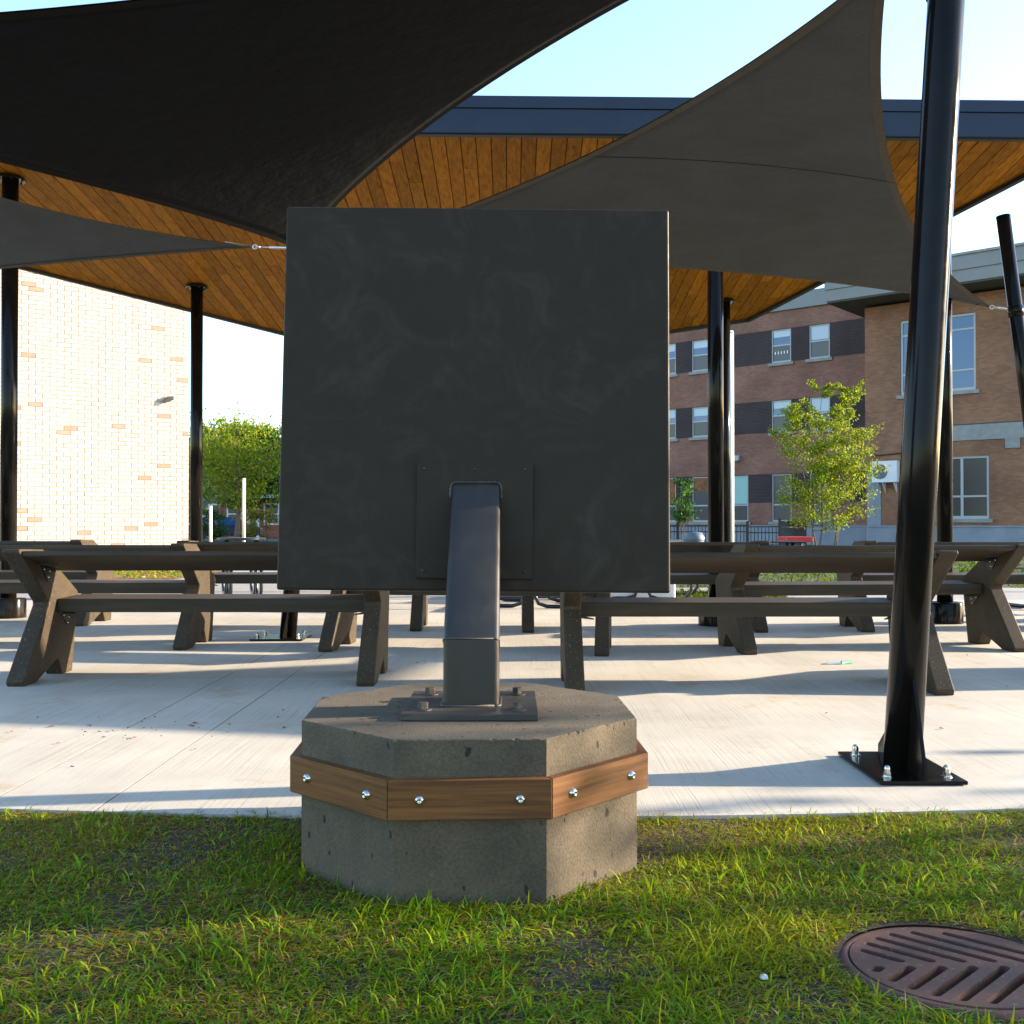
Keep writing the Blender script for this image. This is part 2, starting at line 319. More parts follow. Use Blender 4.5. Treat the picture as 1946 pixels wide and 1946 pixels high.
# ------------------------------------------------------------ sign panel on its concrete base
SX = -.124
sign = empty('display_board', (SX, 3.06, 0), 0, 'large square black metal board on a bent post bolted to an octagonal concrete footing', 'display board')
a2 = .3875 / 2; rr = .467
octp = [(-a2, -rr), (a2, -rr), (rr, -a2), (rr, a2), (a2, rr), (-a2, rr), (-rr, a2), (-rr, -a2)]
cy_, sy_ = math.cos(R(2.2)), math.sin(R(2.2)); octp = [(x * cy_ - y * sy_, x * sy_ + y * cy_) for x, y in octp]   # the footing sits slightly turned
random.seed(9); fm = MB(); rb, ra, rt = [], [], []
for k in range(8):
    p, q = Vector(octp[k]), Vector(octp[(k + 1) % 8])
    for j in range(40):
        v = p.lerp(q, j / 40); c_ = random.uniform(.002, .004) + (random.uniform(.002, .006) if random.random() < .10 else 0)
        inn = v * (1 - c_ / v.length); rb.append((v.x, v.y + .03, -.05)); ra.append((v.x, v.y + .03, .406 - c_ * random.uniform(.6, 1))); rt.append((inn.x, inn.y + .03, .406))
nn_ = len(rb); fm.add(rb + ra + rt, [(i, (i + 1) % nn_, nn_ + (i + 1) % nn_, nn_ + i) for i in range(nn_)] + [(nn_ + i, nn_ + (i + 1) % nn_, 2 * nn_ + (i + 1) % nn_, 2 * nn_ + i) for i in range(nn_)] + [tuple(range(2 * nn_, 3 * nn_))])
fm.build('footing', M_['concrete'], sign)
def octs(off): k = (rr + off) / rr; return [(x * k, y * k) for x, y in octp]
oi, oo = octs(.001), octs(.030)
for k in range(8):
    j = (k + 1) % 8; p, q, r_, s_ = Vector(oi[k]), Vector(oi[j]), Vector(oo[j]), Vector(oo[k])
    d = (r_ - s_).normalized() * .0008
    # own frame: local x along the plank so the grain follows it
    mid = (r_ + s_) / 2; ang = math.atan2((r_ - s_).y, (r_ - s_).x)
    Mi = Matrix.Rotation(-ang, 4, 'Z') @ Matrix.Translation((-mid.x, -mid.y, 0))
    quad = [s_ + d, r_ - d, q - d, p + d]
    pl = MB().prism([Mi @ Vector((c.x, c.y, .212)) for c in quad], [Mi @ Vector((c.x, c.y, .311)) for c in quad])
    o = pl.build('plank', M_['band'], sign, bevel=.0015, seg=1); o.location = (mid.x, mid.y + .03, 0); o.rotation_euler.z = ang
    L_ = (r_ - s_).length
    for sgn in (-1, 1):
        bo = MB(); Mx = Matrix.Rotation(R(90), 4, 'X')
        bo.lathe([(.0001, .0065), (.0042, .0065), (.0046, .0100), (.0075, .0092), (.0120, .0042), (.0132, 0)], (sgn * L_ * .305, 0, .262), 16, Mx)
        bo.build('bolt', M_['steel'], o)
T = Matrix.Translation((-SX, -3.06, 0))
def rsq(h, r, n=4):
    P = []
    for cx, cy, a0 in ((1, -1, -90), (1, 1, 0), (-1, 1, 90), (-1, -1, 180)):
        for k in range(n + 1):
            a = R(a0 + 90 * k / n); P.append((cx * (h - r) + r * math.cos(a), cy * (h - r) + r * math.sin(a)))
    return P
px_, py_ = -.118, 3.06; sec = rsq(.0805, .015)
t21, s42 = math.tan(R(21)), math.tan(R(42))
low = [Vector((px_ + x, py_ + y, .425)) for x, y in sec]
mit = [Vector((px_ + x, py_ + y, .59 - y * t21)) for x, y in sec]
yp = 3.399
top = [Vector((px_ + x * .985, yp, .59 - y * t21 + (yp - py_ - y) / s42)) for x, y in sec]
pm = MB(); pm.prism([T @ v for v in low], [T @ v for v in mit], True); post = pm.build('post', M_['post'], sign)
pm = MB(); pm.prism([T @ v for v in mit], [T @ v for v in top], True); pu = pm.build('post', M_['post'], sign)
for o in (post, pu):
    e = o.modifiers.new('e', 'EDGE_SPLIT'); e.split_angle = R(40)
MB().tube([T @ v for v in [*mit, mit[0]]], .0028, 6).build('weld_seam', M_['plate'], post)
random.seed(3)
wl = [T @ (v + Vector(((v.x - px_) * .05, -.006, 0)) + Vector((0, 0, 0))) for v in top]; wl2 = []
for i in range(len(wl)):
    a, b = wl[i], wl[(i + 1) % len(wl)]; n = max(1, int((b - a).length / .008))
    for k in range(n): wl2.append(a.lerp(b, k / n))
MB().tube(wl2 + [wl2[0]], [.0042 + .0022 * random.random() for _ in range(len(wl2) + 1)], 6).build('weld_seam', M_['post'], pu)
MB().box(-.191, .191, 2.862 - 3.06, 3.262 - 3.06, .407, .426, Matrix.Translation((px_ - SX, 0, 0))).build('base_plate', M_['plate'], sign, bevel=.002)
bp_ = [o for o in bpy.data.objects if o.name.startswith('base_plate')][0]
for bx in (-.134, .134):
    for by in (2.93, 3.195):
        b = MB(); c = (px_ - SX + bx, by - 3.06, .426); b.lathe([(.026, 0), (.026, .003), (.012, .003)], c, 20, smooth=False)
        b.lathe([(.016, .003), (.016, .019), (.0135, .021), (.0001, .021)], c, 6, Matrix.Rotation(random.random(), 4, 'Z'), smooth=False)
        b.build('bolt', M_['plate'], bp_)
# weld bead at foot
MB().tube([T @ Vector((px_ + x * 1.04, py_ + y * 1.04, .428)) for x, y in sec + sec[:1]], .005, 6).build('weld_seam', M_['plate'], post)
PM = Matrix.Translation((-.126 - SX, 3.38 - 3.06, .730)) @ Matrix.Rotation(R(.5), 4, 'Y') @ Matrix.Rotation(R(-4.0), 4, 'X')
pn = MB().box(-.643, .643, 0, .045, 0, 1.287).build('panel', M_['panel'], sign, bevel=.008, seg=3); pn.matrix_local = PM
bk = MB().box(-.189, .192, -.013, -.004, .042, .422).build('backing_plate', M_['panel'], pn, bevel=.0015)
for x, z in ((-.165, .40), (0, .40), (.165, .40), (-.165, .066), (.165, .066)):
    MB().lathe([(.0001, .0035), (.0035, .003), (.0052, 0)], (x, -.013, z), 10, Matrix.Rotation(R(90), 4, 'X')).build('rivet', M_['plate'], pn)

# ------------------------------------------------------------ storm drain grate
gr = empty('drain_grate', (GX, GY, 0), 0, 'round rusty cast iron storm drain grate with chevron slots set in the grass', 'drain grate')
gr.scale = (.90, .90, .92); gr.rotation_euler.x = R(-2.2)
def slot(ax, ay, bx, by, w):
    d = Vector((bx - ax, by - ay)); L_ = d.length; an = math.atan2(d.y, d.x); P = []
    for k in range(7): a = an - math.pi / 2 + math.pi * k / 6; P.append((bx + w * math.cos(a), by + w * math.sin(a)))
    for k in range(7): a = an + math.pi / 2 + math.pi * k / 6; P.append((ax + w * math.cos(a), ay + w * math.sin(a)))
    return P
loops = [circ(0, 0, .2475)]; Ri = .212
for k in range(-6, 9):
    for sg_ in (1, -1):
        bx = -.205 + .0745 * k + (.0 if sg_ > 0 else .010); by = sg_ * .022
        # leg runs away from the spine to the left
        ex, ey = bx, by; L_ = 0
        if bx * bx + by * by > Ri * Ri and bx < 0: continue
        while True:
            nx, ny = bx - L_ * .7071, by + sg_ * L_ * .7071
            if nx * nx + ny * ny > Ri * Ri:
                if L_ == 0 or nx < ex: break
            L_ += .004
            if L_ > .5: break
            ex, ey = nx, ny
        # clip the spine end to the circle for slots whose start lies outside
        s0 = 0
        while True:
            q = (bx - s0 * .7071, by + sg_ * s0 * .7071)
            if q[0] ** 2 + q[1] ** 2 <= Ri * Ri or s0 > .5: break
            s0 += .004
        if s0 > .5: continue
        L1 = s0
        while (bx - L1 * .7071) ** 2 + (by + sg_ * L1 * .7071) ** 2 <= Ri * Ri: L1 += .004
        if L1 - s0 < .02: continue
        loops.append(slot(q[0], q[1], bx - L1 * .7071, by + sg_ * L1 * .7071, .0125))
gp = curvefill('grate', loops, -.022, .018, M_['iron'], gr)
fr = MB(); fr.lathe([(.2505, -.25), (.2505, -.008), (.2525, -.006), (.268, -.008), (.274, -.016), (.277, -.05)], n=64); fr.build('frame', M_['iron'], gr)
fr = MB(); fr.lathe([(.2495, -.25), (.2495, -.045)], n=40); fr.add([(x, y, -.25) for x, y in circ(0, 0, .25)], [tuple(range(48))]); fr.build('pit', M_['pit'], gr)

# ------------------------------------------------------------ benches with sloped desks
prof = [(.012, 0), (0, .03), (.335, .452), (.335, .472), (-.058, .785), (-.050, .806), (.25, .797), (.752, .515), (.765, .490), (.755, .465), (.675, .0), (.526, 0), (.462, .108), (.165, 0)]
BL = 2.15; LT = .105
def make_bench():
    root = empty('desk_bench', (0, 0, 0))
    for sx in (0, BL - LT):
        lg = MB().prism([(sx, y, z) for y, z in prof], [(sx + LT, y, z) for y, z in prof]).build('leg', M_['bench'], root, bevel=.007)
        ins = sx + LT if sx == 0 else sx; sg_ = 1 if sx == 0 else -1
        # brackets: under the desk and under the seat
        for (y, z, h) in ((.27, .695, .095), (.55, .392, .08)):
            b = MB(); x0, x1 = sorted((ins, ins + sg_ * .006))
            tri = [(y - .07, z + .018 if z > .5 else z), (y + .10, z - .025 if z > .5 else z), (y + .085, z - h), (y + .03, z - h)]
            b.prism([(x0, a, c) for a, c in tri], [(x1, a, c) for a, c in tri])
            b.prism([(ins, tri[0][0], tri[0][1]), (ins + sg_ * .09, tri[0][0] + .05, tri[0][1] - .012), (ins + sg_ * .09, tri[0][0] + .07, tri[0][1] - .016), (ins, tri[1][0], tri[1][1])],
                    [(ins, tri[0][0], tri[0][1] - .006), (ins + sg_ * .09, tri[0][0] + .05, tri[0][1] - .018), (ins + sg_ * .09, tri[0][0] + .07, tri[0][1] - .022), (ins, tri[1][0], tri[1][1] - .006)])
            bo = b.build('bracket', M_['bracket'], root)
            for dy, dz in ((-.02, -.018), (.055, -.035), (.04, -.07)):
                MB().lathe([(.0001, .005), (.005, .004), (.0075, 0)], (ins + sg_ * .0062, y + dy, z + dz), 8, Matrix.Rotation(R(90 * sg_), 4, 'Y')).build('bolt', M_['steel'], bo)
    g_ = .003
    dk = [(-.036, .765), (-.030, .795), (.434, .688), (.430, .658)]
    MB().prism([(LT + g_, y, z) for y, z in dk], [(BL - LT - g_, y, z) for y, z in dk]).build('desk_top', M_['board'], root, bevel=.006)
    st = [(.435, .398), (.435, .483), (.78, .490), (.78, .405)]
    MB().prism([(LT + g_, y, z) for y, z in st], [(BL - LT - g_, y, z) for y, z in st]).build('seat', M_['board'], root, bevel=.006)
    return root
bench0 = make_bench()
spots = [(-2.955, 6.05, 0, 'dark composite desk bench in the nearest row, left of the octagonal base'),
 (.30, 5.735, 0, 'dark composite desk bench in the nearest row, behind the leaning pole'),
 (-4.60, 7.80, 0, 'second-row desk bench cut off by the left picture edge, sunlit brick wall beyond it'),
 (-1.44, 7.68, -7, 'second-row desk bench half hidden behind the square panel'),
 (1.68, 7.51, 4.5, 'second-row desk bench on the right, its bolted end leg facing the leaning pole'),
 (-6.13, 9.62, 0, 'third-row desk bench farthest left, seen between the legs of nearer benches'),
 (-2.95, 9.16, 0, 'third-row desk bench left of the panel, in front of the far trees'),
 (.09, 9.05, 0, 'third-row desk bench behind the panel right of the square post'),
 (3.08, 9.08, 0, 'third-row desk bench farthest right, near the black column collar'),
 (3.75, 6.2, 5, 'nearest-row desk bench just beyond the right picture edge, known by its long shadow')]
for i, (x, y, a, lb) in enumerate(spots):
    o = bench0 if i == 0 else copy_tree(bench0)
    o.location = (x, y, 0); o.rotation_euler.z = R(a)
    tag(o, lb, 'bench', 'desk benches in rows on the plaza')

# ------------------------------------------------------------ leaning sail poles
def sail_pole(label, bx, by, tx, ty, H, r, plate, gusset=True, rings=()):
    root = empty('sail_pole', (bx, by, 0), 0, label, 'pole', 'leaning black sail poles')
    d = Vector(((tx - bx) / H, (ty - by) / H, 1))
    MB().tube([d * .014, d * (H * .3), d * (H * .6), d * H], r, 32).build('pole', M_['black'], root)
    MB().tube([d * H, d * (H + .012)], [r + .004, r * .93], 32).build('cap', M_['black'], root)
    x0, x1, y0, y1 = plate
    pl = MB().box(x0 - bx, x1 - bx, y0 - by, y1 - by, .003, .018).build('base_plate', M_['black'], root, bevel=.004)
    for cx, cy in ((x0 + .05, y0 + .07), (x1 - .05, y0 + .07), (x0 + .05, y1 - .07), (x1 - .05, y1 - .07)):
        b = MB(); c = (cx - bx, cy - by, .018); b.lathe([(.020, 0), (.020, .003), (.011, .003)], c, 16, smooth=False)
        b.lathe([(.0145, .003), (.0145, .018), (.012, .018)], c, 6, smooth=False)
        b.lathe([(.0125, .018), (.0125, .030), (.011, .037), (.006, .042), (.0001, .043)], c, 12); b.build('anchor_bolt', M_['steel'], pl)
    if gusset:
        t = .006
        for (gx, gy) in ((0, -1), (0, 1)):
            A = Vector((gx, gy, 0)); Bv = Vector((-gy, gx, 0)) * t
            ext = (by - y0 - .01) if gy < 0 else (y1 - by - .01) if gy > 0 else (bx - x0 - .02)
            h = .36 if gy < 0 else .22
            if gx: h = .1
            pts = [A * (r * .8) + Vector((0, 0, .018)), A * ext + Vector((0, 0, .018)), A * ext + Vector((0, 0, .05)), A * (r * 1.0) + d * h, A * (r * .8) + d * h]
            MB().prism([p - Bv for p in pts], [p + Bv for p in pts]).build('gusset', M_['black'], root)
    for z in rings:
        MB().tube([d * z, d * (z + .10)], r + .006, 32).build('clamp', M_['black'], root)
    return root
sail_pole('big black steel pole leaning right, bolted to the slab edge right of the panel', 1.505, 4.01, 1.505 + .074 * 4.4, 4.01 + .03 * 4.4, 4.4, .0705, (1.337, 1.655, 3.765, 4.262), rings=(3.05, 3.5))
sail_pole('black sail pole whose foot and base plate show under the lower left panel corner', -1.86, 8.60, -1.55, 8.42, 3.5, .068, (-2.13, -1.70, 8.40, 8.80), rings=(3.0,))
sail_pole('black sail pole tilting outward at the far right edge against the sky', 5.36, 10.2, 4.856, 10.2, 3.99, .0665, (5.2, 5.52, 9.95, 10.45), rings=(3.0,))

# ------------------------------------------------------------ shade sails
def sail(label, A, B, C, k, dz, m, mh, seams, rigs, hemw=.045):
    A, B, C = map(Vector, (A, B, C)); g_ = (A + B + C) / 3
    root = empty('shade_sail', tuple(g_), 0, label, 'shade sail', 'triangular fabric shade sails')
    D = [((g_ - (p + q) / 2) * k[i] + Vector((0, 0, dz[i]))) for i, (p, q) in enumerate(((A, B), (B, C), (C, A)))]
    P = lambda a, b, c: a * A + b * B + c * C + 4 * a * b * D[0] + 4 * b * c * D[1] + 4 * c * a * D[2] - g_
    n = 36; idx = {}; mb = MB(); V = []
    for i in range(n + 1):
        for j in range(n + 1 - i):
            idx[i, j] = len(V); V.append(P(1 - (i + j) / n, i / n, j / n))
    F = []
    for i in range(n):
        for j in range(n - i):
            F.append((idx[i, j], idx[i + 1, j], idx[i, j + 1]))
            if i + j < n - 1: F.append((idx[i + 1, j], idx[i + 1, j + 1], idx[i, j + 1]))
    mb.add(V, F, True); cl = mb.build('canopy', m, root)
    s = cl.modifiers.new('s', 'SOLIDIFY'); s.thickness = .003
    nrm = (B - A).cross(C - A).normalized()
    if nrm.z < 0: nrm = -nrm
    for e in range(3):
        h = MB(); V = []; N_ = 60
        ptin = []
        for q in range(N_ + 1):
            t = .004 + .992 * q / N_
            bc = [(1 - t, t, 0), (0, 1 - t, t), (t, 0, 1 - t)][e]; p = P(*bc)
            t2 = t + .004; bc2 = [(1 - t2, t2, 0), (0, 1 - t2, t2), (t2, 0, 1 - t2)][e]
            tg = (P(*bc2) - p).normalized(); inw = nrm.cross(tg).normalized()
            if inw.dot(-p) < 0: inw = -inw
            e_ = .03; wid = hemw * min(1, 8 * t + .3, 8 * (1 - t) + .3)
            # inner point on the surface
            bin_ = [list(bc)]; 
            s_ = .012; bci = [(bc[0] * (1 - s_) + s_ / 3, bc[1] * (1 - s_) + s_ / 3, bc[2] * (1 - s_) + s_ / 3)]
            d_ = (P(*bci[0]) - p); d_ = d_ - tg * d_.dot(tg); dd = d_.normalized()
            ptin.append((p - dd * .006, p + dd * wid))
        for sgn in (1, -1):
            V = []
            for a, b in ptin: V += [a + nrm * .004 * sgn, b + nrm * .004 * sgn]
            h.add(V, [(2 * q, 2 * q + 1, 2 * q + 3, 2 * q + 2) for q in range(N_)], True)
        hs = h.build('hem', mh, root)
    for (b0, b1) in seams:
        V = []; N_ = 30; b0, b1 = Vector(b0), Vector(b1); tg = None
        pts = [P(*(b0.lerp(b1, q / N_))) for q in range(N_ + 1)]
        h = MB()
        for sgn in (1, -1):
            V = []
            for q, p in enumerate(pts):
                tg = (pts[min(q + 1, N_)] - pts[max(q - 1, 0)]).normalized(); sd_ = nrm.cross(tg).normalized() * .007
                V += [p - sd_ + nrm * .004 * sgn, p + sd_ + nrm * .004 * sgn]
            h.add(V, [(2 * q, 2 * q + 1, 2 * q + 3, 2 * q + 2) for q in range(N_)], True)
        h.build('seam', M_['seam'], root)
    for ci, tgt in rigs:                                   # turnbuckle from corner to pole
        p = [A, B, C][ci] - g_; q = Vector(tgt) - g_; L_ = (q - p).length; d = (q - p) / L_
        rg = MB(); rg.tube([p, q], .0045, 6)
        rg.tube([p + d * L_ * .25, p + d * L_ * .32, p + d * L_ * .72, p + d * L_ * .8], [.006, .012, .012, .006], 8)
        ring = []
        s1 = d.cross(Vector((0, 0, 1))).normalized(); s2 = s1.cross(d)
        for kk in range(13): a = 2 * math.pi * kk / 12; ring.append(p + d * (.02 + .02 * math.cos(a)) + s2 * .018 * math.sin(a))
        rg.tube(ring, .005, 6, False); ring2 = [v + d * .028 for v in ring]
        rg.tube([p + d * .045 + (v - p - d * .02) * 1.0 * 1 for v in [p + d * (.02 + .02 * math.cos(2 * math.pi * kk / 12)) + s1 * .018 * math.sin(2 * math.pi * kk / 12) for kk in range(13)]], .005, 6, False)
        rg.tube([q - d * .03, q], .014, 8)
        rg.build('turnbuckle', M_['steel'], root)
        c = MB(); o_ = (-(p)).normalized(); sidev = o_.cross(nrm).normalized()
        pts = [p - o_ * .01, p + o_ * .22 + sidev * .035, p + o_ * .22 - sidev * .035]
        c.prism([v + nrm * .006 for v in pts], [v - nrm * .006 for v in pts]); c.build('corner_patch', mh, root)
    return root
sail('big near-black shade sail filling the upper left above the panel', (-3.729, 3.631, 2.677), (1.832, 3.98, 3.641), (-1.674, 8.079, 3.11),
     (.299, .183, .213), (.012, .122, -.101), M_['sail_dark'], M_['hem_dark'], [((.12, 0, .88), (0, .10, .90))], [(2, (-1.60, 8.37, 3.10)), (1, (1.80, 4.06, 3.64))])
sail('grey triangular shade sail at upper right, its edge sweeping past the leaning pole', (1.505, 4.128, 3.202), (4.736, 10.241, 3.103), (-1.7, 8.337, 3.072),
     (.213, .186, .31), (-.003, .077, .155), M_['sail'], M_['hem'], [((.60, .40, 0), (.52, 0, .48)), ((.985, .015, 0), (.97, 0, .03))], [(1, (4.96, 10.2, 3.07)), (0, (1.70, 4.10, 3.26)), (2, (-1.62, 8.40, 3.06))])
sail('small grey shade sail pointing right at the left picture edge', (-2.127, 8.469, 3.225), (-5.086, 6.674, 3.728), (-5.689, 8.986, 3.023),
     (.264, .332, .398), (-.059, .128, -.145), M_['sail'], M_['hem'], [((.42, .58, 0), (.42, 0, .58))], [(0, (-1.62, 8.40, 3.19))], hemw=.02)
sail('shade sail beyond the right picture edge that darkens the slab at left', (10.3, 8.9, 3.1), (10.0, 6.15, 3.1), (4.5, 6.95, 3.1),
     (.12, .10, .10), (0, 0, 0), M_['sail'], M_['hem'], [], [(1, (10.3, 5.9, 3.1))])

# ------------------------------------------------------------ timber canopy
RZ = lambda y: 5.655 - .110 * y
rp = [(-8.6, 9.42), (5.52, 9.66), (3.5, 15.25), (-1.56, 18.05), (-8.6, 10.55)]
roof = empty('pavilion', (0, 12, 0), 0, 'open pavilion on black columns with a dark-edged roof and amber cedar board ceiling', 'pavilion')
roof.location = (0, 0, 0)
def yr(x):
    ys_ = []
    for i in range(len(rp)):
        (x0, y0), (x1, y1) = rp[i], rp[(i + 1) % len(rp)]
        if x0 != x1 and min(x0, x1) - 1e-9 <= x <= max(x0, x1) + 1e-9: ys_.append(y0 + (y1 - y0) * (x - x0) / (x1 - x0))
    return (min(ys_), max(ys_)) if len(ys_) > 1 else None
BW = .1445; x = -8.58; random.seed(11); skew = -.0
while x + BW < 5.5:
    a, b = x + .004, x + BW - .0045 - (.003 if random.random() < .25 else 0)
    ra, rb = yr(a), yr(b)
    if ra and rb and ra[1] - ra[0] > .15 and rb[1] - rb[0] > .1:
        cuts = [0]; Lr = min(ra[1] - ra[0], rb[1] - rb[0]); p = random.uniform(.4, 3.6)
        while p < Lr - .3: cuts.append(p); p += random.choice((2.44, 3.05, 3.66))
        cuts.append(None)
        for c0, c1 in zip(cuts[:-1], cuts[1:]):
            A0 = ra[0] + .02 if c0 == 0 else ra[0] + c0 + .0015; B0 = rb[0] + .02 if c0 == 0 else ra[0] + c0 + .0015
            A1 = ra[1] - .02 if c1 is None else ra[0] + c1 - .0015; B1 = rb[1] - .02 if c1 is None else ra[0] + c1 - .0015
            if B1 - B0 < .02 or A1 - A0 < .02: continue
            dz = random.uniform(0, .003)
            q = [(a, A0), (b, B0), (b, B1), (a, A1)]
            MB().prism([(u, v, RZ(v) + dz) for u, v in q], [(u, v, RZ(v) + .022) for u, v in q]).build('ceiling_board', M_['cedar'], roof)
    x += BW
MB().prism([(u, v, RZ(v) + .024) for u, v in rp], [(u, v, RZ(v) + .27) for u, v in rp]).build('roof_deck', M_['deck'], roof)
cen = Vector((-1.5, 12.5))
for i in range(len(rp)):
    p, q = Vector(rp[i]), Vector(rp[(i + 1) % len(rp)]); d = (q - p).normalized(); nn = Vector((d.y, -d.x))
    # front fascia slightly proud, a coping above it and a dark angle under it
    for nm, o0, o1, z0, z1 in (('fascia', .002, .032, -.035, .185), ('coping', .002, .045, .190, .300), ('drip_edge', -.045, .0, -.045, -.004)):
        A = [p + nn * o0 - d * (.03 if o1 > 0 else 0), q + nn * o0 + d * .03, q + nn * o1 + d * .03, p + nn * o1 - d * (.03 if o1 > 0 else 0)]
        MB().prism([(v.x, v.y, RZ(v.y) + z0) for v in A], [(v.x, v.y, RZ(v.y) + z1) for v in A]).build(nm, M_['fascia'] if nm != 'drip_edge' else M_['bracket'], roof)
def column(x, y, r, collar=True):
    H = RZ(y) - .002
    root = MB().tube([(0, 0, .01), (0, 0, H - .01)], r, 32).build('column', M_['black'], roof); root.location = (x, y, 0)
    MB().tube([(0, .0, H - .030), (0, 0, H - .012)], r + .062, 28).build('cap_plate', M_['black'], root)
    for k in range(6):
        a = k * math.pi / 3; MB().tube([((r + .04) * math.cos(a), (r + .04) * math.sin(a), H - .045), ((r + .04) * math.cos(a), (r + .04) * math.sin(a), H - .028)], .010, 6).build('bolt', M_['bracket'], root)
    if collar:
        c = MB(); c.lathe([(r + .092, 0), (r + .092, .19), (r + .086, .20), (r, .204)], n=36); c.build('collar', M_['black'], root)
for c_ in ((-5.13, 10.55, .080), (-4.21, 13.8, .080), (1.92, 9.75, .074), (2.96, 14.4, .080), (4.17, 9.98, .074)): column(*c_)

# ------------------------------------------------------------ buildings
def frame_wall(root, x0, x1, z0, z1, holes, matfn, mats, depth=.14, y=0, name='wall', xb=(), zb=()):
    X = sorted(set([x0, x1] + [h[i] for h in holes for i in (0, 1)] + list(xb))); Z = sorted(set([z0, z1] + [h[i] for h in holes for i in (2, 3)] + list(zb)))
    mb = MB()
    for i in range(len(X) - 1):
        for j in range(len(Z) - 1):
            cx, cz = (X[i] + X[i + 1]) / 2, (Z[j] + Z[j + 1]) / 2
            if any(h[0] < cx < h[1] and h[2] < cz < h[3] for h in holes): continue
            mb.add([(X[i], y, Z[j]), (X[i + 1], y, Z[j]), (X[i + 1], y, Z[j + 1]), (X[i], y, Z[j + 1])], [(0, 1, 2, 3)], mi=matfn(cx, cz))
    for h in holes:
        a, b, c, d = h; mi = matfn((a + b) / 2, (c + d) / 2)
        mb.add([(a, y, c), (b, y, c), (b, y, d), (a, y, d), (a, y + depth, c), (b, y + depth, c), (b, y + depth, d), (a, y + depth, d)],
               [(0, 1, 5, 4), (1, 2, 6, 5), (2, 3, 7, 6), (3, 0, 4, 7)], mi=mi)
    me = mb.mesh(name)
    for m in mats: me.materials.append(m)
    return link(name, me, None, root)
def window(root, x0, x1, z0, z1, rail=.5, y=.07, mullions=(), rails=None, pane='glass', upper=None, sill=True, fw=.06, lowerm=None):
    f = MB(); 
    for a, b, c, d in ((x0, x0 + fw, z0, z1), (x1 - fw, x1, z0, z1), (x0 + fw, x1 - fw, z0, z0 + fw * 1.3), (x0 + fw, x1 - fw, z1 - fw, z1)): f.box(a, b, y - .03, y + .04, c, d)
    rz = rails if rails is not None else [rail]
    zz = [z0 + fw * 1.3]
    for r_ in rz: zc = z0 + (z1 - z0) * r_; f.box(x0 + fw, x1 - fw, y - .02, y + .035, zc - .035, zc + .035); zz += [zc - .035, zc + .035]
    zz.append(z1 - fw); ms = [x0 + fw]
    for mfr in mullions: xc = x0 + (x1 - x0) * mfr; f.box(xc - .05, xc + .05, y - .025, y + .038, z0 + fw, z1 - fw); ms += [xc - .05, xc + .05]
    ms.append(x1 - fw)
    w_ = f.build('window', M_['frame'], root)
    for i in range(0, len(ms), 2):
        for j in range(0, len(zz), 2):
            last = j == len(zz) - 2
            pm_ = M_[pane] if not (lowerm and j == 0) else M_[lowerm]
            MB().box(ms[i], ms[i + 1], y + .01, y + .016, zz[j], zz[j + 1]).build('pane', pm_, w_)
            if upper and last:
                m_, fr_ = upper; zt = zz[j + 1] - (zz[j + 1] - zz[j]) * fr_
                MB().box(ms[i] + .02, ms[i + 1] - .02, y + .0, y + .008, zt, zz[j + 1]).build('blind', M_[m_], w_)
    if sill: MB().box(x0 - .14, x1 + .14, -.09, y - .032, z0 - .14, z0 - .002).build('sill', M_['sill'], w_)
    return w_
# long brick wing: local x runs along the facade, towards the right and nearer
U = math.atan2(-.649, .761)
wing = empty('school_wing', (12.5, 48.0, 0), U, 'three storey tan brick building with brown brick bands between its windows', 'building')
wx = [(-1.9, 1), (0, 1), (1.86, 1), (-4.26, 1), (-6.16, 1), (-8.4, 1), (-10.3, 1), (-13, 1), (-15, 1)]
wx = [1.86, 0, -4.26, -6.16, -9.9, -11.8, -15.6, -17.5]
holes = []
for xx in wx:
    for (c, d, s_) in ((1.06, 3.27, 0), (5.22, 6.70, 1), (8.46, 10.0, 2)): holes.append((xx - .49, xx + .49, c, d))
holes += [(-2.68, -1.70, 1.06, 3.27)]
def wm(x, z):
    if .83 > z: return 2
    if 1.95 < z < 3.3 or 5.22 < z < 6.72 or 8.46 < z < 10.02: return 1
    return 0
frame_wall(wing, -30, 4.2, 0, 10.85, holes, wm, [M_['tan'], M_['brown'], M_['foundation']], zb=(.83, 1.95, 3.3, 5.22, 6.72, 8.46, 10.02))
MB().box(-30, 4.2, -.12, .3, 10.852, 11.05).build('cornice', M_['parapet'], wing)
MB().box(-30, 3.3, -.05, .25, 11.053, 11.62).build('parapet', M_['parapet'], wing)
for xx in range(-30, 3, 3): MB().box(xx, xx + .03, -.062, -.052, 11.06, 11.6).build('joint', M_['soffitgrey'], wing)
MB().box(-30, 3.6, .3, 14, 0, 10.8).build('rear_block', M_['darkroom'], wing)
MB().box(-30, 4.2, -.035, -.002, .83, .90).build('ledge', M_['foundation'], wing)
random.seed(5)
for h in holes:
    if h[2] < 2:
        if h[0] < -2 and h[0] > -3: window(wing, *h, rail=.36, upper=('blindgreen', .98), pane='darkroom')
        elif h[0] < -5: window(wing, *h, rail=.36, pane='darkroom', upper=('orange', .95))
        elif h[0] < -3: window(wing, *h, rail=.36, pane='darkroom', upper=('orange', .5))
        else: window(wing, *h, rail=.36, pane='darkroom')
    else: window(wing, *h, rail=.52, upper=('blind', random.choice((.5, .6, .95, .45))), pane='glass', lowerm='darkroom')
# string of small paper cutouts in one third floor window
for k in range(5): MB().box(-.34 + k * .15, -.29 + k * .15, .055, .06, 8.86, 8.99).build('paper_cutout', M_['clear'], wing)
MB().box(-2.35, -2.1, -.2, -.002, 3.98, 4.22).build('wall_light', M_['frame'], wing)
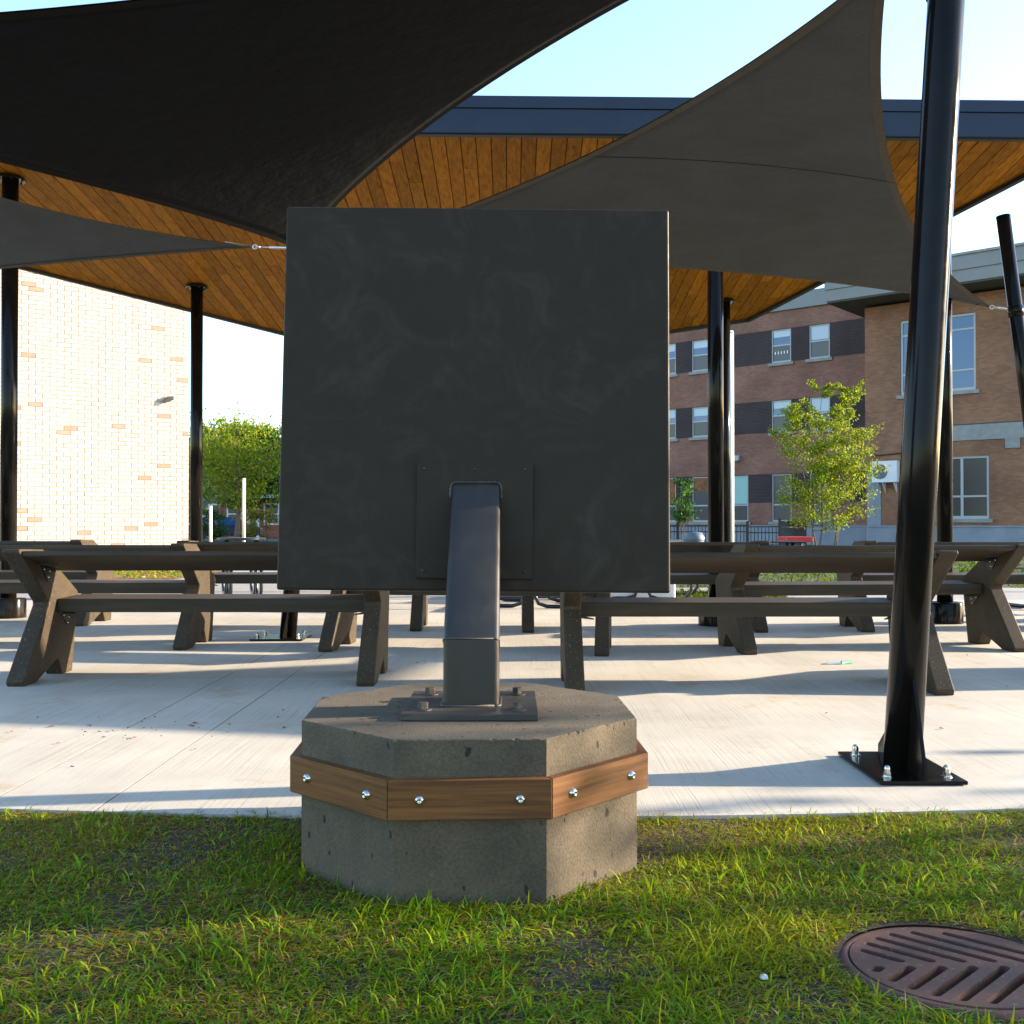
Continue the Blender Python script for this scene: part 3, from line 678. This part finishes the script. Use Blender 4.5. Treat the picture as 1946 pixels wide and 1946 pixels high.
# projecting block with deep eaves
tw = empty('school_block', (14.48, 42.35, 0), U, 'tan brick block with wide grey eaves standing in front of the wing', 'building')
holes = [(1.42, 4.30, 6.10, 9.08), (2.75, 4.75, 1.15, 3.57)]
frame_wall(tw, 0, 6.6, 0, 9.8, holes, lambda x, z: 1 if z < .83 else 0, [M_['tan2'], M_['foundation']], zb=(.83,))
MB().box(.0, 6.6, .16, 9, 0, 9.7).build('rear_block', M_['darkroom'], tw)
MB().box(-.02, .0, 0, 9, .0, 9.79).build('side_wall', M_['tan2'], tw)
window(tw, *holes[0], rails=[.27, .80], mullions=(.335, .665), y=.09, fw=.09)
window(tw, *holes[1], rails=[.36], mullions=(.5,), y=.09, fw=.09, pane='darkroom')
MB().box(.06, .62, -.03, -.002, .90, 3.02).build('pilaster', M_['foundation'], tw)
MB().box(0, 6.6, -.035, -.002, .83, .895).build('ledge', M_['foundation'], tw)
MB().box(-1.0, 7.6, -1.45, 10, 9.90, 9.96).build('eave_soffit', M_['soffitgrey'], tw)
MB().box(-1.03, 7.6, -1.50, 10, 9.965, 10.42).build('fascia', M_['parapet'], tw)
MB().box(-1.07, 7.6, -1.55, 10, 10.43, 10.95).build('fascia', M_['parapet'], tw)
MB().box(-1.13, 7.6, -1.62, 10, 10.955, 11.05).build('coping', M_['sill'], tw)
MB().box(2.9, 6.6, -.05, -.002, 4.17, 4.76).build('lintel', M_['sill'], tw)
MB().box(5.35, 5.86, -.055, -.002, 3.80, 4.168).build('keystone', M_['sill'], tw)
MB().box(2.5, 6.6, -.052, -.002, 4.765, 4.80).build('drip', M_['bracket'], tw)
# wall-mounted air conditioner, cable and dome camera
ac = empty('air_conditioner', (14.48 + .761 * .9, 42.35 - .649 * .9, 2.62), U, 'white air conditioner on brackets on the brick wall beside the small tree', 'air conditioner')
MB().box(-.5, .52, -.42, -.10, 0, .86).build('casing', M_['white'], ac, bevel=.02)
c = MB(); c.lathe([(.30, .0), (.30, .012), (.0001, .012)], (-.16, -.422, .43), 24, Matrix.Rotation(R(90), 4, 'X'), smooth=False); c.build('fan_grille', M_['bin'], ac)
for xx in (-.1, .35):
    MB().prism([(xx, -.4, -.002), (xx, -.002, -.002), (xx, -.002, -.42)], [(xx + .03, -.4, -.002), (xx + .03, -.002, -.002), (xx + .03, -.002, -.42)]).build('bracket', M_['white'], ac)
tag(MB().tube([(14.48 + .761 * t - .649 * .03, 42.35 - .649 * t - .761 * .03, z) for t, z in ((.1, 3.77), (.55, 3.74), (1.0, 3.76), (1.7, 3.80))], .025, 6).build('cable', M_['bracket']), 'black cable strung along the brick wall above the air conditioner', 'cable')
dc = empty('dome_camera', (14.48 + .761 * 1.62, 42.35 - .649 * 1.62, 4.1), U, 'white dome camera on the brick wall left of the leaning pole', 'camera')
MB().lathe([(.001, .12), (.11, .1), (.12, 0), (.10, -.1), (.0001, -.13)], (0, -.14, 0), 14).build('housing', M_['white'], dc)
MB().lathe([(.06, 0), (.05, .03), (.0001, .045)], (0, -.245, 0), 12, Matrix.Rotation(R(90), 4, 'X')).build('lens', M_['bracket'], dc)

# sunlit pale brick wall on the left
BWr = math.atan2(.557, .83); bw = empty('brick_building', (-11.07, 23.1, 0), BWr, 'blank pale brick building wall in full sun at the left', 'building')
BR_L, BR_H = .3, .1; X0, X1 = -2.4, 3.84
MB().box(X0, X1 - .006, .004, 6, -.05, 7.6).build('mortar_backing', M_['mortar'], bw)
me1 = MB().box(0, .285, 0, .08, 0, .0870).mesh('brick'); me1.materials.append(M_['paleb'])
me2 = MB().box(0, .285, 0, .08, 0, .0870).mesh('brick'); me2.materials.append(M_['paleb2'])
hf = {}
rest = MB(); count = 0; cand = []
random.seed(21)
pink = {}
for row in range(75):
    z = row * BR_H + .005; k = 0
    xx = X1 - .294 - (0 if row % 2 == 0 else .15)
    if row % 2: cand.append((row, X1 - .144, z, .137))
    while xx > X0 + .02:
        L_ = .285 if xx >= X0 else .1
        cand.append((row, xx, z, L_)); xx -= BR_L
def is_pink(row, xx): 
    return random.random() < (.16 if xx < 1.0 and row < 9 else .07 if row < 24 else .04)
vis = [c for c in cand if c[1] > -.35 and c[2] > .5 and c[3] > .2]
vis.sort(key=lambda c: c[2] + c[1] * .9); sel = set(id(c) for c in vis[:300])
# bricks that carry their own object are the nearest and lowest in view; the rest stay joined
for c in cand:
    row, xx, z, L_ = c; off = random.uniform(-.0035, .0015)
    if id(c) in sel:
        o = link('brick', me2 if is_pink(row, xx) else me1, None, bw); o.location = (xx, off - .006, z)
    else:
        rest.box(xx, xx + L_, off - .006, off + .06, z, z + .0870, mi=1 if is_pink(row, xx) else 0)
mr_ = rest.mesh('brickwork'); mr_.materials.append(M_['paleb']); mr_.materials.append(M_['paleb2'])
tag(link('brickwork', mr_, None, bw), kind='stuff')
MB().box(X0 - .05, X1 + .03, -.04, 6, 7.602, 7.75).build('coping', M_['parapet'], bw)
wl_ = empty('security_camera', (-11.07 + .83 * 3.39 + .005, 23.1 + .557 * 3.39 - .01, 3.9), BWr, 'small grey security camera on the sunlit pale brick wall', 'camera')
wl_.scale = (1, .4, 1)
MB().tube([(0, .0, .05), (0, -.14, .05)], .02, 8).build('arm', M_['plate'], wl_)
MB().prism([(-.19, -.25, -.06), (.06, -.2, .05), (.06, -.2, .14), (-.10, -.25, .12), (-.19, -.25, .03)], [(-.17, -.10, -.06), (.06, -.08, .05), (.06, -.08, .14), (-.10, -.1, .12), (-.17, -.1, .03)]).build('housing', M_['bracket'], wl_, bevel=.01)

# ------------------------------------------------------------ foliage
def leaves(name, pts, dirs, size, cols, parent, nrng, aspect=.5, droop=.3):
    n = len(pts); a = nrng.normal(size=(n, 3)); a[:, 2] -= droop; a /= np.linalg.norm(a, axis=1)[:, None]
    b = nrng.normal(size=(n, 3)); b -= (b * a).sum(1)[:, None] * a; b /= np.linalg.norm(b, axis=1)[:, None]
    L_ = size * nrng.uniform(.6, 1.3, n)[:, None]; W = L_ * aspect
    c = pts; V = np.stack([c, c + a * L_ * .5 + b * W * .5, c + a * L_, c + a * L_ * .5 - b * W * .5], 1).reshape(-1, 3)
    F = np.arange(4 * n).reshape(-1, 4)
    me = bpy.data.meshes.new(name); me.from_pydata([], [], [])
    me.vertices.add(4 * n); me.vertices.foreach_set('co', V.astype('f').ravel())
    me.loops.add(4 * n); me.loops.foreach_set('vertex_index', F.ravel().astype('i'))
    me.polygons.add(n); me.polygons.foreach_set('loop_start', (np.arange(n) * 4).astype('i'))
    me.update(); at = me.attributes.new('tint', 'FLOAT_COLOR', 'POINT')
    C = np.concatenate([np.repeat(cols, 4, 0), np.ones((4 * n, 1))], 1); at.data.foreach_set('color', C.astype('f').ravel())
    return link(name, me, M_['leaf'], parent)
def tree(name, label, cat, loc, H, cr, czr, stems, nleaf, size, pal, seed, group=None, nb=26, tr=.05, aspect=.5, droop=.3, clump=.35, shape=None):
    nr = np.random.default_rng(seed); rn = random.Random(seed); root = empty(name, loc, 0, label, cat, group)
    z0, z1 = czr; tb = MB(); tips = []; brs = MB()
    for s in range(stems):
        bx, by = (rn.uniform(-.4, .4) * (stems > 1), rn.uniform(-.2, .2) * (stems > 1)); lean = Vector((rn.uniform(-1, 1), rn.uniform(-1, 1), 0)) * cr * (.28 if stems > 1 else .08)
        hh = H * (rn.uniform(.75, .98) if s else .96)
        path = [Vector((bx, by, 0)) + lean * (t ** 1.3) + Vector((rn.uniform(-.03, .03) * cr, rn.uniform(-.03, .03) * cr, hh * t)) for t in [i / 7 for i in range(8)]]
        tb.tube(path, [tr * (1 - .86 * i / 7) / (1 if stems < 2 else 1.5) for i in range(8)], 7)
        for k in range(nb // stems):
            t = rn.uniform(max(.12, z0 / hh), .97); i = min(6, int(t * 7)); p = path[i].lerp(path[i + 1], t * 7 - i)
            zz = (p.z - z0) / (z1 - z0); rad = cr * (shape(zz) if shape else math.sqrt(max(.05, 1 - (2 * zz - .85) ** 2 * .8)))
            an = rn.uniform(0, 6.28); up = rn.uniform(.2, .9); L_ = rad * rn.uniform(.55, 1.05)
            q = p + Vector((math.cos(an), math.sin(an), up)) * L_ * .8; q.z = min(q.z, z1)
            mid = p.lerp(q, .5) + Vector((0, 0, -.06 * L_))
            brs.tube([p, mid, q], [tr * .32 * (1 - t * .6), tr * .2 * (1 - t * .6), tr * .06], 5)
            for u in (.35, .5, .65, .8, .92, 1.0): tips.append((p.lerp(q, u), L_))
    tb.build('trunk', M_['bark'], root); brs.build('branches', M_['bark'], root)
    T_ = np.array([tuple(t[0]) for t in tips]); S_ = np.array([t[1] for t in tips]) * clump * .5
    id_ = nr.integers(0, len(T_), nleaf); P_ = T_[id_] + nr.normal(size=(nleaf, 3)) * S_[id_][:, None] * np.array([1, 1, .7])
    P_ = P_[P_[:, 2] > z0 * .8]; id_ = id_[:len(P_)]
    pal = np.array(pal); ci = nr.integers(0, len(pal), len(P_)); C = pal[ci] * nr.uniform(.7, 1.25, len(P_))[:, None]
    leaves('crown', P_, None, size, C, root, nr, aspect, droop); return root
yg = [(.25, .33, .015), (.17, .26, .014), (.38, .36, .016), (.12, .19, .012)]
dg = [(.05, .10, .02), (.08, .14, .025), (.035, .07, .018)]
tree('young_tree', 'slender yellow-green young tree in front of the far brick building', 'tree', (10.9, 36.0, 0), 6.3, 2.35, (.7, 6.3), 5, 20000, .092, yg, 4, nb=135, tr=.045, clump=.17,
     shape=lambda z: max(.12, (1 - z) ** .7 * .95) if z > .25 else .55 + z * 1.4)
tree('small_shrub', 'small green shrub before the ground floor window beside the panel', 'shrub', (5.7, 34.0, 0), 2.6, .6, (1.0, 2.5), 2, 1400, .11, [(.05, .13, .03), (.08, .17, .03)], 9, nb=24, tr=.03)
tree('honey_locust', 'bright yellow-green tree with feathery leaves between the column and the panel', 'tree', (-10.6, 40, 0), 4.9, 2.5, (1.5, 5.0), 1, 8000, .15, yg, 12, nb=46, tr=.11, aspect=.35, droop=.8)
tree('background_tree', 'yellow-green tree partly behind the left panel edge', 'tree', (-8.9, 43, 0), 5.3, 2.2, (1.5, 5.3), 1, 6000, .15, yg[:2] + dg[:1], 17, nb=40, tr=.10, aspect=.35, droop=.8)
tree('background_tree', 'low bright tree against the slim column at the left', 'tree', (-13.2, 44, 0), 4.3, 2.2, (1.2, 4.3), 1, 6000, .18, yg, 19, nb=46, tr=.10, aspect=.35, droop=.8)
tree('dark_tree', 'dark green tree rising behind the brighter trees at the left', 'tree', (-18, 72, 0), 7.6, 3.6, (2.0, 7.7), 1, 7000, .36, dg, 23, nb=56, tr=.2)
tree('dark_tree', 'tall dark tree behind the red houses next to the panel', 'tree', (-14.5, 84, 0), 9.0, 3.6, (3, 9.0), 1, 6000, .38, dg, 29, nb=56, tr=.2)
tree('flowering_bush', 'yellow-orange bush low beside the left panel edge', 'bush', (-12.2, 50, 0), 1.7, 1.1, (.2, 1.7), 3, 2600, .12, [(.35, .28, .03), (.30, .16, .03), (.12, .2, .03)], 31, nb=24, tr=.03)
tree('green_bush', 'rounded green bush at the foot of the bright tree', 'bush', (-15.3, 52, 0), 1.6, 1.3, (.1, 1.6), 3, 2600, .13, dg, 33, nb=24, tr=.03)
# trees beyond the right picture edge whose shade falls over the lawn
tree('shade_tree', 'leafy tree beyond the right picture edge, shading the near grass', 'tree', (11.0, 2.35, 0), 6.4, 2.6, (.25, 6.4), 1, 24000, .16, dg, 41, nb=90, tr=.14, clump=.46, shape=lambda z: .95)
tree('shade_tree', 'leafy tree farther beyond the right picture edge, shading the foreground grass', 'tree', (14.0, .2, 0), 7.0, 3.0, (.25, 7.0), 1, 14000, .18, dg, 43, nb=100, tr=.16, clump=.55, shape=lambda z: .95)

# ------------------------------------------------------------ background things
def house(label, x, y, w_, d_, h, m, roofm, rz=0, wins=((.25, .6), (.7, .6)), porch=False):
    r_ = empty('row_house', (x, y, 0), rz, label, 'house', 'far houses beyond the trees')
    MB().box(-w_ / 2, w_ / 2, 0, d_, 0, h).build('wall', m, r_)
    MB().prism([(-w_ / 2 - .3, -.3, h + .002), (w_ / 2 + .3, -.3, h + .002), (0, -.3, h + 1.6)], [(-w_ / 2 - .3, d_ + .3, h + .002), (w_ / 2 + .3, d_ + .3, h + .002), (0, d_ + .3, h + 1.6)]).build('roof', roofm, r_)
    for fx in (-.28, .28):
        for z in (.9, 3.6):
            if z + 1.5 < h:
                wq = MB().box(w_ * fx - .55, w_ * fx + .55, -.06, -.002, z, z + 1.5).build('window', M_['white'], r_)
                MB().box(w_ * fx - .43, w_ * fx + .43, -.075, -.062, z + .12, z + .7).build('pane', M_['darkroom'], wq)
                MB().box(w_ * fx - .43, w_ * fx + .43, -.075, -.062, z + .8, z + 1.4).build('pane', M_['darkroom'], wq)
    if porch: MB().box(-w_ / 2, w_ / 2, -1.4, -.08, 2.75, 2.95).build('porch_roof', M_['white'], r_)
    MB().box(-.45, .45, -.05, -.002, 0, 2.1).build('door', M_['white'], r_)
house('red brick house with white porch roof seen under the bright tree', -18.0, 72, 4.6, 8, 6.0, M_['red'], M_['soffitgrey'], porch=True)
house('pale blue-grey house between the two red brick houses', -22.0, 74, 3.0, 8, 6.4, M_['bin'], M_['soffitgrey'])
house('orange-red brick house beside the slim black column', -26.0, 73, 4.2, 8, 6.2, M_['red'], M_['soffitgrey'])
house('dark red brick house touching the left panel edge', -14.0, 80, 4.4, 8, 5.4, M_['red'], M_['soffitgrey'])
def wpost(label, x, y, h, r): 
    o = empty('white_post', (x, y, 0), 0, label, 'post', 'slim white posts beyond the plaza')
    MB().tube([(0, 0, 0), (0, 0, h)], r, 12).build('shaft', M_['white'], o); MB().tube([(0, 0, h), (0, 0, h + .03)], [r * 1.15, r * .8], 12).build('cap', M_['white'], o)
wpost('shorter slim white post right of the slim black column', -8.73, 30, 1.45, .045)
wpost('taller slim white post in front of the bright tree', -7.77, 30, 2.25, .05)
fp = empty('tall_white_column', (5.3, 25.2, 0), 0, 'tall white pole close behind the thick black column', 'pole')
MB().tube([(0, 0, 0), (0, 0, 5.6)], .105, 20).build('shaft', M_['white'], fp); MB().tube([(0, 0, 5.6), (0, 0, 5.66)], [.115, .09], 20).build('cap', M_['white'], fp)
# metal fence
fn = empty('metal_fence', (5.2, 35.2, 0), 0, 'low black metal picket fence in front of the brick building', 'fence')
def fence_run(x0, y0, x1, y1, zt, sp):
    L_ = math.hypot(x1 - x0, y1 - y0); a = math.atan2(y1 - y0, x1 - x0); Mf = Matrix.Translation((x0 - 5.2, y0 - 35.2, 0)) @ Matrix.Rotation(a, 4, 'Z')
    MB().box(0, L_, -.02, .02, zt - .06, zt - .02, Mf).build('rail', M_['bracket'], fn)
    MB().box(0, L_, -.02, .02, zt - .26, zt - .22, Mf).build('rail', M_['bracket'], fn)
    MB().box(0, L_, -.02, .02, .10, .14, Mf).build('rail', M_['bracket'], fn)
    pk = MB().box(-.012, .012, -.012, .012, .05, zt - .03).mesh('picket'); pk.materials.append(M_['bracket'])
    n = int(L_ / sp)
    for i in range(1, n):
        o = link('picket', pk, None, fn); o.location = Mf @ Vector((L_ * i / n, 0, 0))
def fpost(x, y, h): MB().box(x - 5.2 - .04, x - 5.2 + .04, y - 35.24, y - 35.16, 0, h).build('fence_post', M_['bracket'], fn)
fence_run(4.8, 35.2, 8.0, 35.2, .93, .115); fence_run(8.0, 35.2, 9.1, 35.2, .90, .115); fence_run(9.1, 35.2, 10.9, 38.5, 1.08, .13)
for a in ((4.8, 35.2, 1.0), (5.63, 35.2, 1.02), (8.0, 35.2, 1.05), (9.1, 35.2, 1.14), (10.9, 38.5, 1.12)): fpost(*a)
bn = empty('grey_bin', (3.93, 22.3, 0), 0, 'blue-grey bin with domed lid by the fence, left of the white pole', 'bin')
MB().lathe([(.17, 0), (.205, .6), (.21, .62)], n=20).build('body', M_['bin'], bn); MB().lathe([(.22, .62), (.22, .66), (.16, .77), (.0001, .79)], n=20).build('lid', M_['bin'], bn)
def picnic(label, x, y, rz, m, w_=.75, zt=.75, seatm=None, round_=True):
    r_ = empty('picnic_table', (x, y, 0), rz, label, 'picnic table', 'metal picnic tables beyond the benches')
    if round_: MB().lathe([(.0001, zt - .03), (w_ / 2, zt - .03), (w_ / 2 + .01, zt - .015), (w_ / 2, zt), (.0001, zt)], n=28).build('table_top', m, r_)
    else: MB().box(-w_ / 2, w_ / 2, -.37, .37, zt - (.12 if m is M_['redpaint'] else .03), zt).build('table_top', m, r_, bevel=.01)
    s = seatm or m
    for sg_ in (-1, 1):
        MB().box(-w_ / 2, w_ / 2, sg_ * .62 - .13, sg_ * .62 + .13, .42, .45).build('seat', s, r_, bevel=.01)
    for sx in (-w_ * .3, w_ * .3):
        pth = [(sx, -.62, .42), (sx, -.60, .12), (sx, -.54, .04), (sx, -.44, .02), (sx, -.2, .02), (sx, -.1, .05), (sx, -.06, .14), (sx, -.06, zt - .03)]
        MB().tube(pth, .022, 8).build('leg', M_['mesh_black'], r_)
        MB().tube([(a, -b, c) for a, b, c in pth], .022, 8).build('leg', M_['mesh_black'], r_)
    return r_
picnic('small round black picnic table between the slim column and the panel', -3.55, 13.6, R(20), M_['mesh_black'], .62, .77)
picnic('black tube-legged picnic table glimpsed under the panel right of the post', .28, 12.2, R(80), M_['mesh_black'], 1.5, .74, round_=False)
picnic('black tube-legged picnic table glimpsed under the lower right panel corner', 1.75, 13.4, R(75), M_['mesh_black'], 1.5, .74, round_=False)
picnic('round black picnic table at the right picture edge behind the benches', 6.15, 11.6, R(10), M_['mesh_black'], 1.1, .75)
picnic('red-topped picnic table by the fence near the young tree', 6.55, 24, R(5), M_['redpaint'], .60, .66, round_=False, seatm=M_['mesh_black'])
picnic('black picnic table just left of the red-topped one', 5.95, 23.0, R(0), M_['mesh_black'], .95, .57, round_=False)
wb = tag(MB().box(1.2, 2.06, 13.05, 13.45, 0, .30).build('white_block', M_['white'], bevel=.02), 'low white-painted block just right of the lower panel corner', 'block')
tag(MB().box(-.2, 1.9, 13.6, 13.9, -.01, .16).build('low_kerb', M_['sill'], bevel=.01), 'low grey concrete kerb beyond the picnic tables under the panel', 'kerb')
pc = empty('parked_car', (-16.2, 58, 0), R(8), 'small dark car with red lights beneath the bright trees', 'car')
MB().prism([(-2, 0, .3), (2, 0, .3), (2.05, 0, .75), (1.2, 0, .85), (.7, 0, 1.35), (-1, 0, 1.38), (-1.7, 0, .9), (-2.05, 0, .8)], [(-2, 1.7, .3), (2, 1.7, .3), (2.05, 1.7, .75), (1.2, 1.7, .85), (.7, 1.7, 1.35), (-1, 1.7, 1.38), (-1.7, 1.7, .9), (-2.05, 1.7, .8)]).build('body', M_['fascia'], pc, bevel=.08)
for xx in (-1.25, 1.25):
    MB().tube([(xx, -.03, .32), (xx, .2, .32)], .32, 18).build('wheel', M_['bracket'], pc)
MB().prism([(-1.45, -.012, .93), (.95, -.012, .9), (.62, -.012, 1.28), (-.95, -.012, 1.3)], [(-1.45, .0, .93), (.95, .0, .9), (.62, .0, 1.28), (-.95, .0, 1.3)]).build('side_window', M_['glass'], pc)
MB().box(-2.06, -1.9, -.02, .2, .7, .85).build('tail_light', M_['redpaint'], pc)
# litter on the slab
lt = empty('plastic_wrapper', (2.22, 7.05, .004), R(20), 'crumpled white and green plastic scrap lying on the slab left of the leaning pole', 'litter')
MB().prism([(-.10, 0, 0), (0, -.03, 0), (.03, .03, 0), (-.06, .05, 0)], [(-.09, .0, .012), (0, -.02, .02), (.02, .02, .016), (-.05, .04, .01)]).build('wrapper', M_['clear'], lt)
MB().prism([(.0, -.035, 0), (.11, -.02, 0), (.12, .02, 0), (.035, .03, 0)], [(.01, -.03, .016), (.10, -.015, .006), (.11, .015, .006), (.03, .02, .014)]).build('wrapper', M_['green'], lt)
tag(MB().lathe([(.0001, .008), (.007, .006), (.010, 0), (.0001, -.004)], (.53, 2.19, -.005), 7).build('pebble', M_['white']), 'small white pebble lying in the grass left of the drain grate', 'pebble')
random.seed(77); lf = MB()
for k in range(70):
    if k < 40: x, y = random.gauss(-1.75, .28), random.gauss(4.75, .17)
    else: x = random.uniform(-4, 4); y = random.uniform(3.9, 10)
    if y < fy(x) + .1: continue
    a = random.uniform(0, 6.28); s_ = random.uniform(.005, .014) * (1.5 if k < 8 else 1); ca, sa = math.cos(a), math.sin(a)
    lf.add([(x - ca * s_, y - sa * s_, .003), (x - sa * s_ * .4, y + ca * s_ * .4, .010), (x + ca * s_, y + sa * s_, .004), (x + sa * s_ * .4, y - ca * s_ * .4, .006)], [(0, 1, 2, 3)])
tag(lf.build('leaf_crumbs', M_['litter']), 'dry brown leaf crumbs scattered over the pale slab', 'leaves', kind='stuff')

# ------------------------------------------------------------ grass
def vnoise(x, y, s, seed):
    r = np.random.default_rng(seed); v = np.zeros_like(x)
    for k in range(7):
        a = r.uniform(0, 6.28); f = s * r.uniform(.5, 1.8); v += np.sin((x * np.cos(a) + y * np.sin(a)) * f + r.uniform(0, 6.28))
    return v / 3.0
def blades(name, label, n, x0, x1, y0, y1, hgt, wid, seed, z=-.012, far=False, deadf=.16, flat=False):
    r = np.random.default_rng(seed); x = r.uniform(x0, x1, n); y = r.uniform(y0, y1, n)
    if not far:
        d = vnoise(x, y, 7, 1) + .6 * vnoise(x, y, 23, 2)
        keep = r.random(n) < np.clip(.66 + .40 * d, .13, 1)
        keep &= y < 3.375 + x * x / 30 + .006 + .03 * (vnoise(x, y, 14, 12) > .35)
        ox, oy = np.abs(x - SX), np.abs(y - 3.09); keep &= ~((ox < .475) & (oy < .475) & (ox + oy < .675))
        q = (x - GX) ** 2 + (y - GY) ** 2; keep &= (q > .258 ** 2)
        if flat: keep = keep | ((r.random(n) < .55) & (y < 3.36) & ~((ox < .475) & (oy < .475) & (ox + oy < .675)) & (q > .258 ** 2))
        x, y = x[keep], y[keep]
    n = len(x); dead = r.random(n) < deadf + (0 if far else .22 * np.clip(vnoise(x, y, 5, 3), 0, 1) + .25 * (y > 2.95) * r.random(n))
    h = hgt * r.uniform(.45, 1.35, n) * (1 + .35 * vnoise(x, y, 9, 4)); 
    if not far: h *= np.where(y > 2.9, .72, 1.0); h = np.where(r.random(n) < .012, h * 1.9, h)
    th = r.uniform(0, 2 * np.pi, n); lean = np.where(dead, r.uniform(1.4, 4.5, n), r.uniform(.7, 4.5, n))
    h = np.where(dead, h * .75, h)
    if flat: lean = r.uniform(3, 14, n); z = z + r.uniform(0, .012, n)
    dx, dy = np.cos(th), np.sin(th); wv = wid * r.uniform(.55, 1.5, n) * np.where(dead, .7, 1) * np.where(r.random(n) < .07, 2.1, 1); ph = th + np.pi / 2 + r.normal(0, .5, n); wx_, wy = np.cos(ph) * wv, np.sin(ph) * wv
    ts = np.array([0, .4, .75, 1.0]); V = []
    lz = 1 / np.sqrt(1 + lean ** 2)
    for i, t in enumerate(ts):
        hor = lean * lz * h * (t ** 1.35); up = h * lz * (t - .40 * t ** 2.2 * np.minimum(lean, 1.9)) * 1.7
        cx, cy, cz = x + dx * hor, y + dy * hor, z + np.maximum(up, .004 * t) + (.004 * np.sin(3 * t + th) if flat else 0)
        k = [1, .9, .6, 0][i]
        if i < 3: V += [np.stack([cx - wx_ * k, cy - wy * k, cz], 1), np.stack([cx + wx_ * k, cy + wy * k, cz], 1)]
        else: V += [np.stack([cx, cy, cz], 1)]
    V = np.stack(V, 1).reshape(-1, 3); b = (np.arange(n) * 7)[:, None]
    loops = np.concatenate([b + np.array([[0, 1, 3, 2]]), b + np.array([[2, 3, 5, 4]]), b + np.array([[4, 5, 6]])], 1)
    me = bpy.data.meshes.new(name); me.vertices.add(7 * n); me.vertices.foreach_set('co', V.astype('f').ravel())
    me.loops.add(11 * n); me.loops.foreach_set('vertex_index', loops.ravel().astype('i'))
    me.polygons.add(3 * n); me.polygons.foreach_set('loop_start', ((np.arange(n) * 11)[:, None] + np.array([[0, 4, 8]])).ravel().astype('i'))
    me.polygons.foreach_set('use_smooth', np.ones(3 * n, bool)); me.update()
    pal = np.array([(.145, .260, .003), (.21, .33, .004), (.085, .180, .004), (.34, .36, .005), (.070, .195, .016)]); dp = np.array([(.38, .23, .06), (.24, .12, .03), (.50, .36, .14), (.32, .16, .015)])
    C = np.where(dead[:, None], dp[r.integers(0, 4, n)], pal[r.integers(0, 5, n)]) * r.uniform(.75, 1.25, n)[:, None]
    yel = np.clip(vnoise(x, y, 4, 8), 0, 1)[:, None] * .45; C = C * (1 - yel) + np.array([[.32, .30, .008]]) * yel
    if name == 'lawn_grass': C = C * .42  # shade over the lawn beyond the plaza is put into the blade colour
    at = me.attributes.new('tint', 'FLOAT_COLOR', 'POINT'); C = np.concatenate([np.repeat(C, 7, 0), np.ones((7 * n, 1))], 1); at.data.foreach_set('color', C.astype('f').ravel())
    return tag(link(name, me, M_['grass']), label, 'grass', kind='stuff')
blades('grass', 'patchy green and straw-coloured grass in the foreground', 300000, -2.6, 2.7, 1.6, 3.75, .041, .0017, 5, deadf=.28)
blades('dry_thatch', 'flattened straw and clippings matted between the foreground blades', 120000, -2.6, 2.7, 1.6, 3.7, .050, .0014, 15, deadf=.62, flat=True)
blades('lawn_grass', 'lawn strip with its shade put into the blade colour, in front of the far brick building', 26000, 1.9, 16, 15.7, 30, .09, .012, 6, far=True, deadf=.05)
blades('lawn_grass', 'small bright grass strip beside the low white block', 4000, 2.1, 3.6, 13.05, 14.7, .07, .008, 8, far=True, deadf=.05)
blades('leaf_litter', 'orange-brown leaf litter and weeds in the bed before the sunlit wall', 9000, -12, -6, 18.3, 21.3, .07, .02, 9, far=True, deadf=.8)
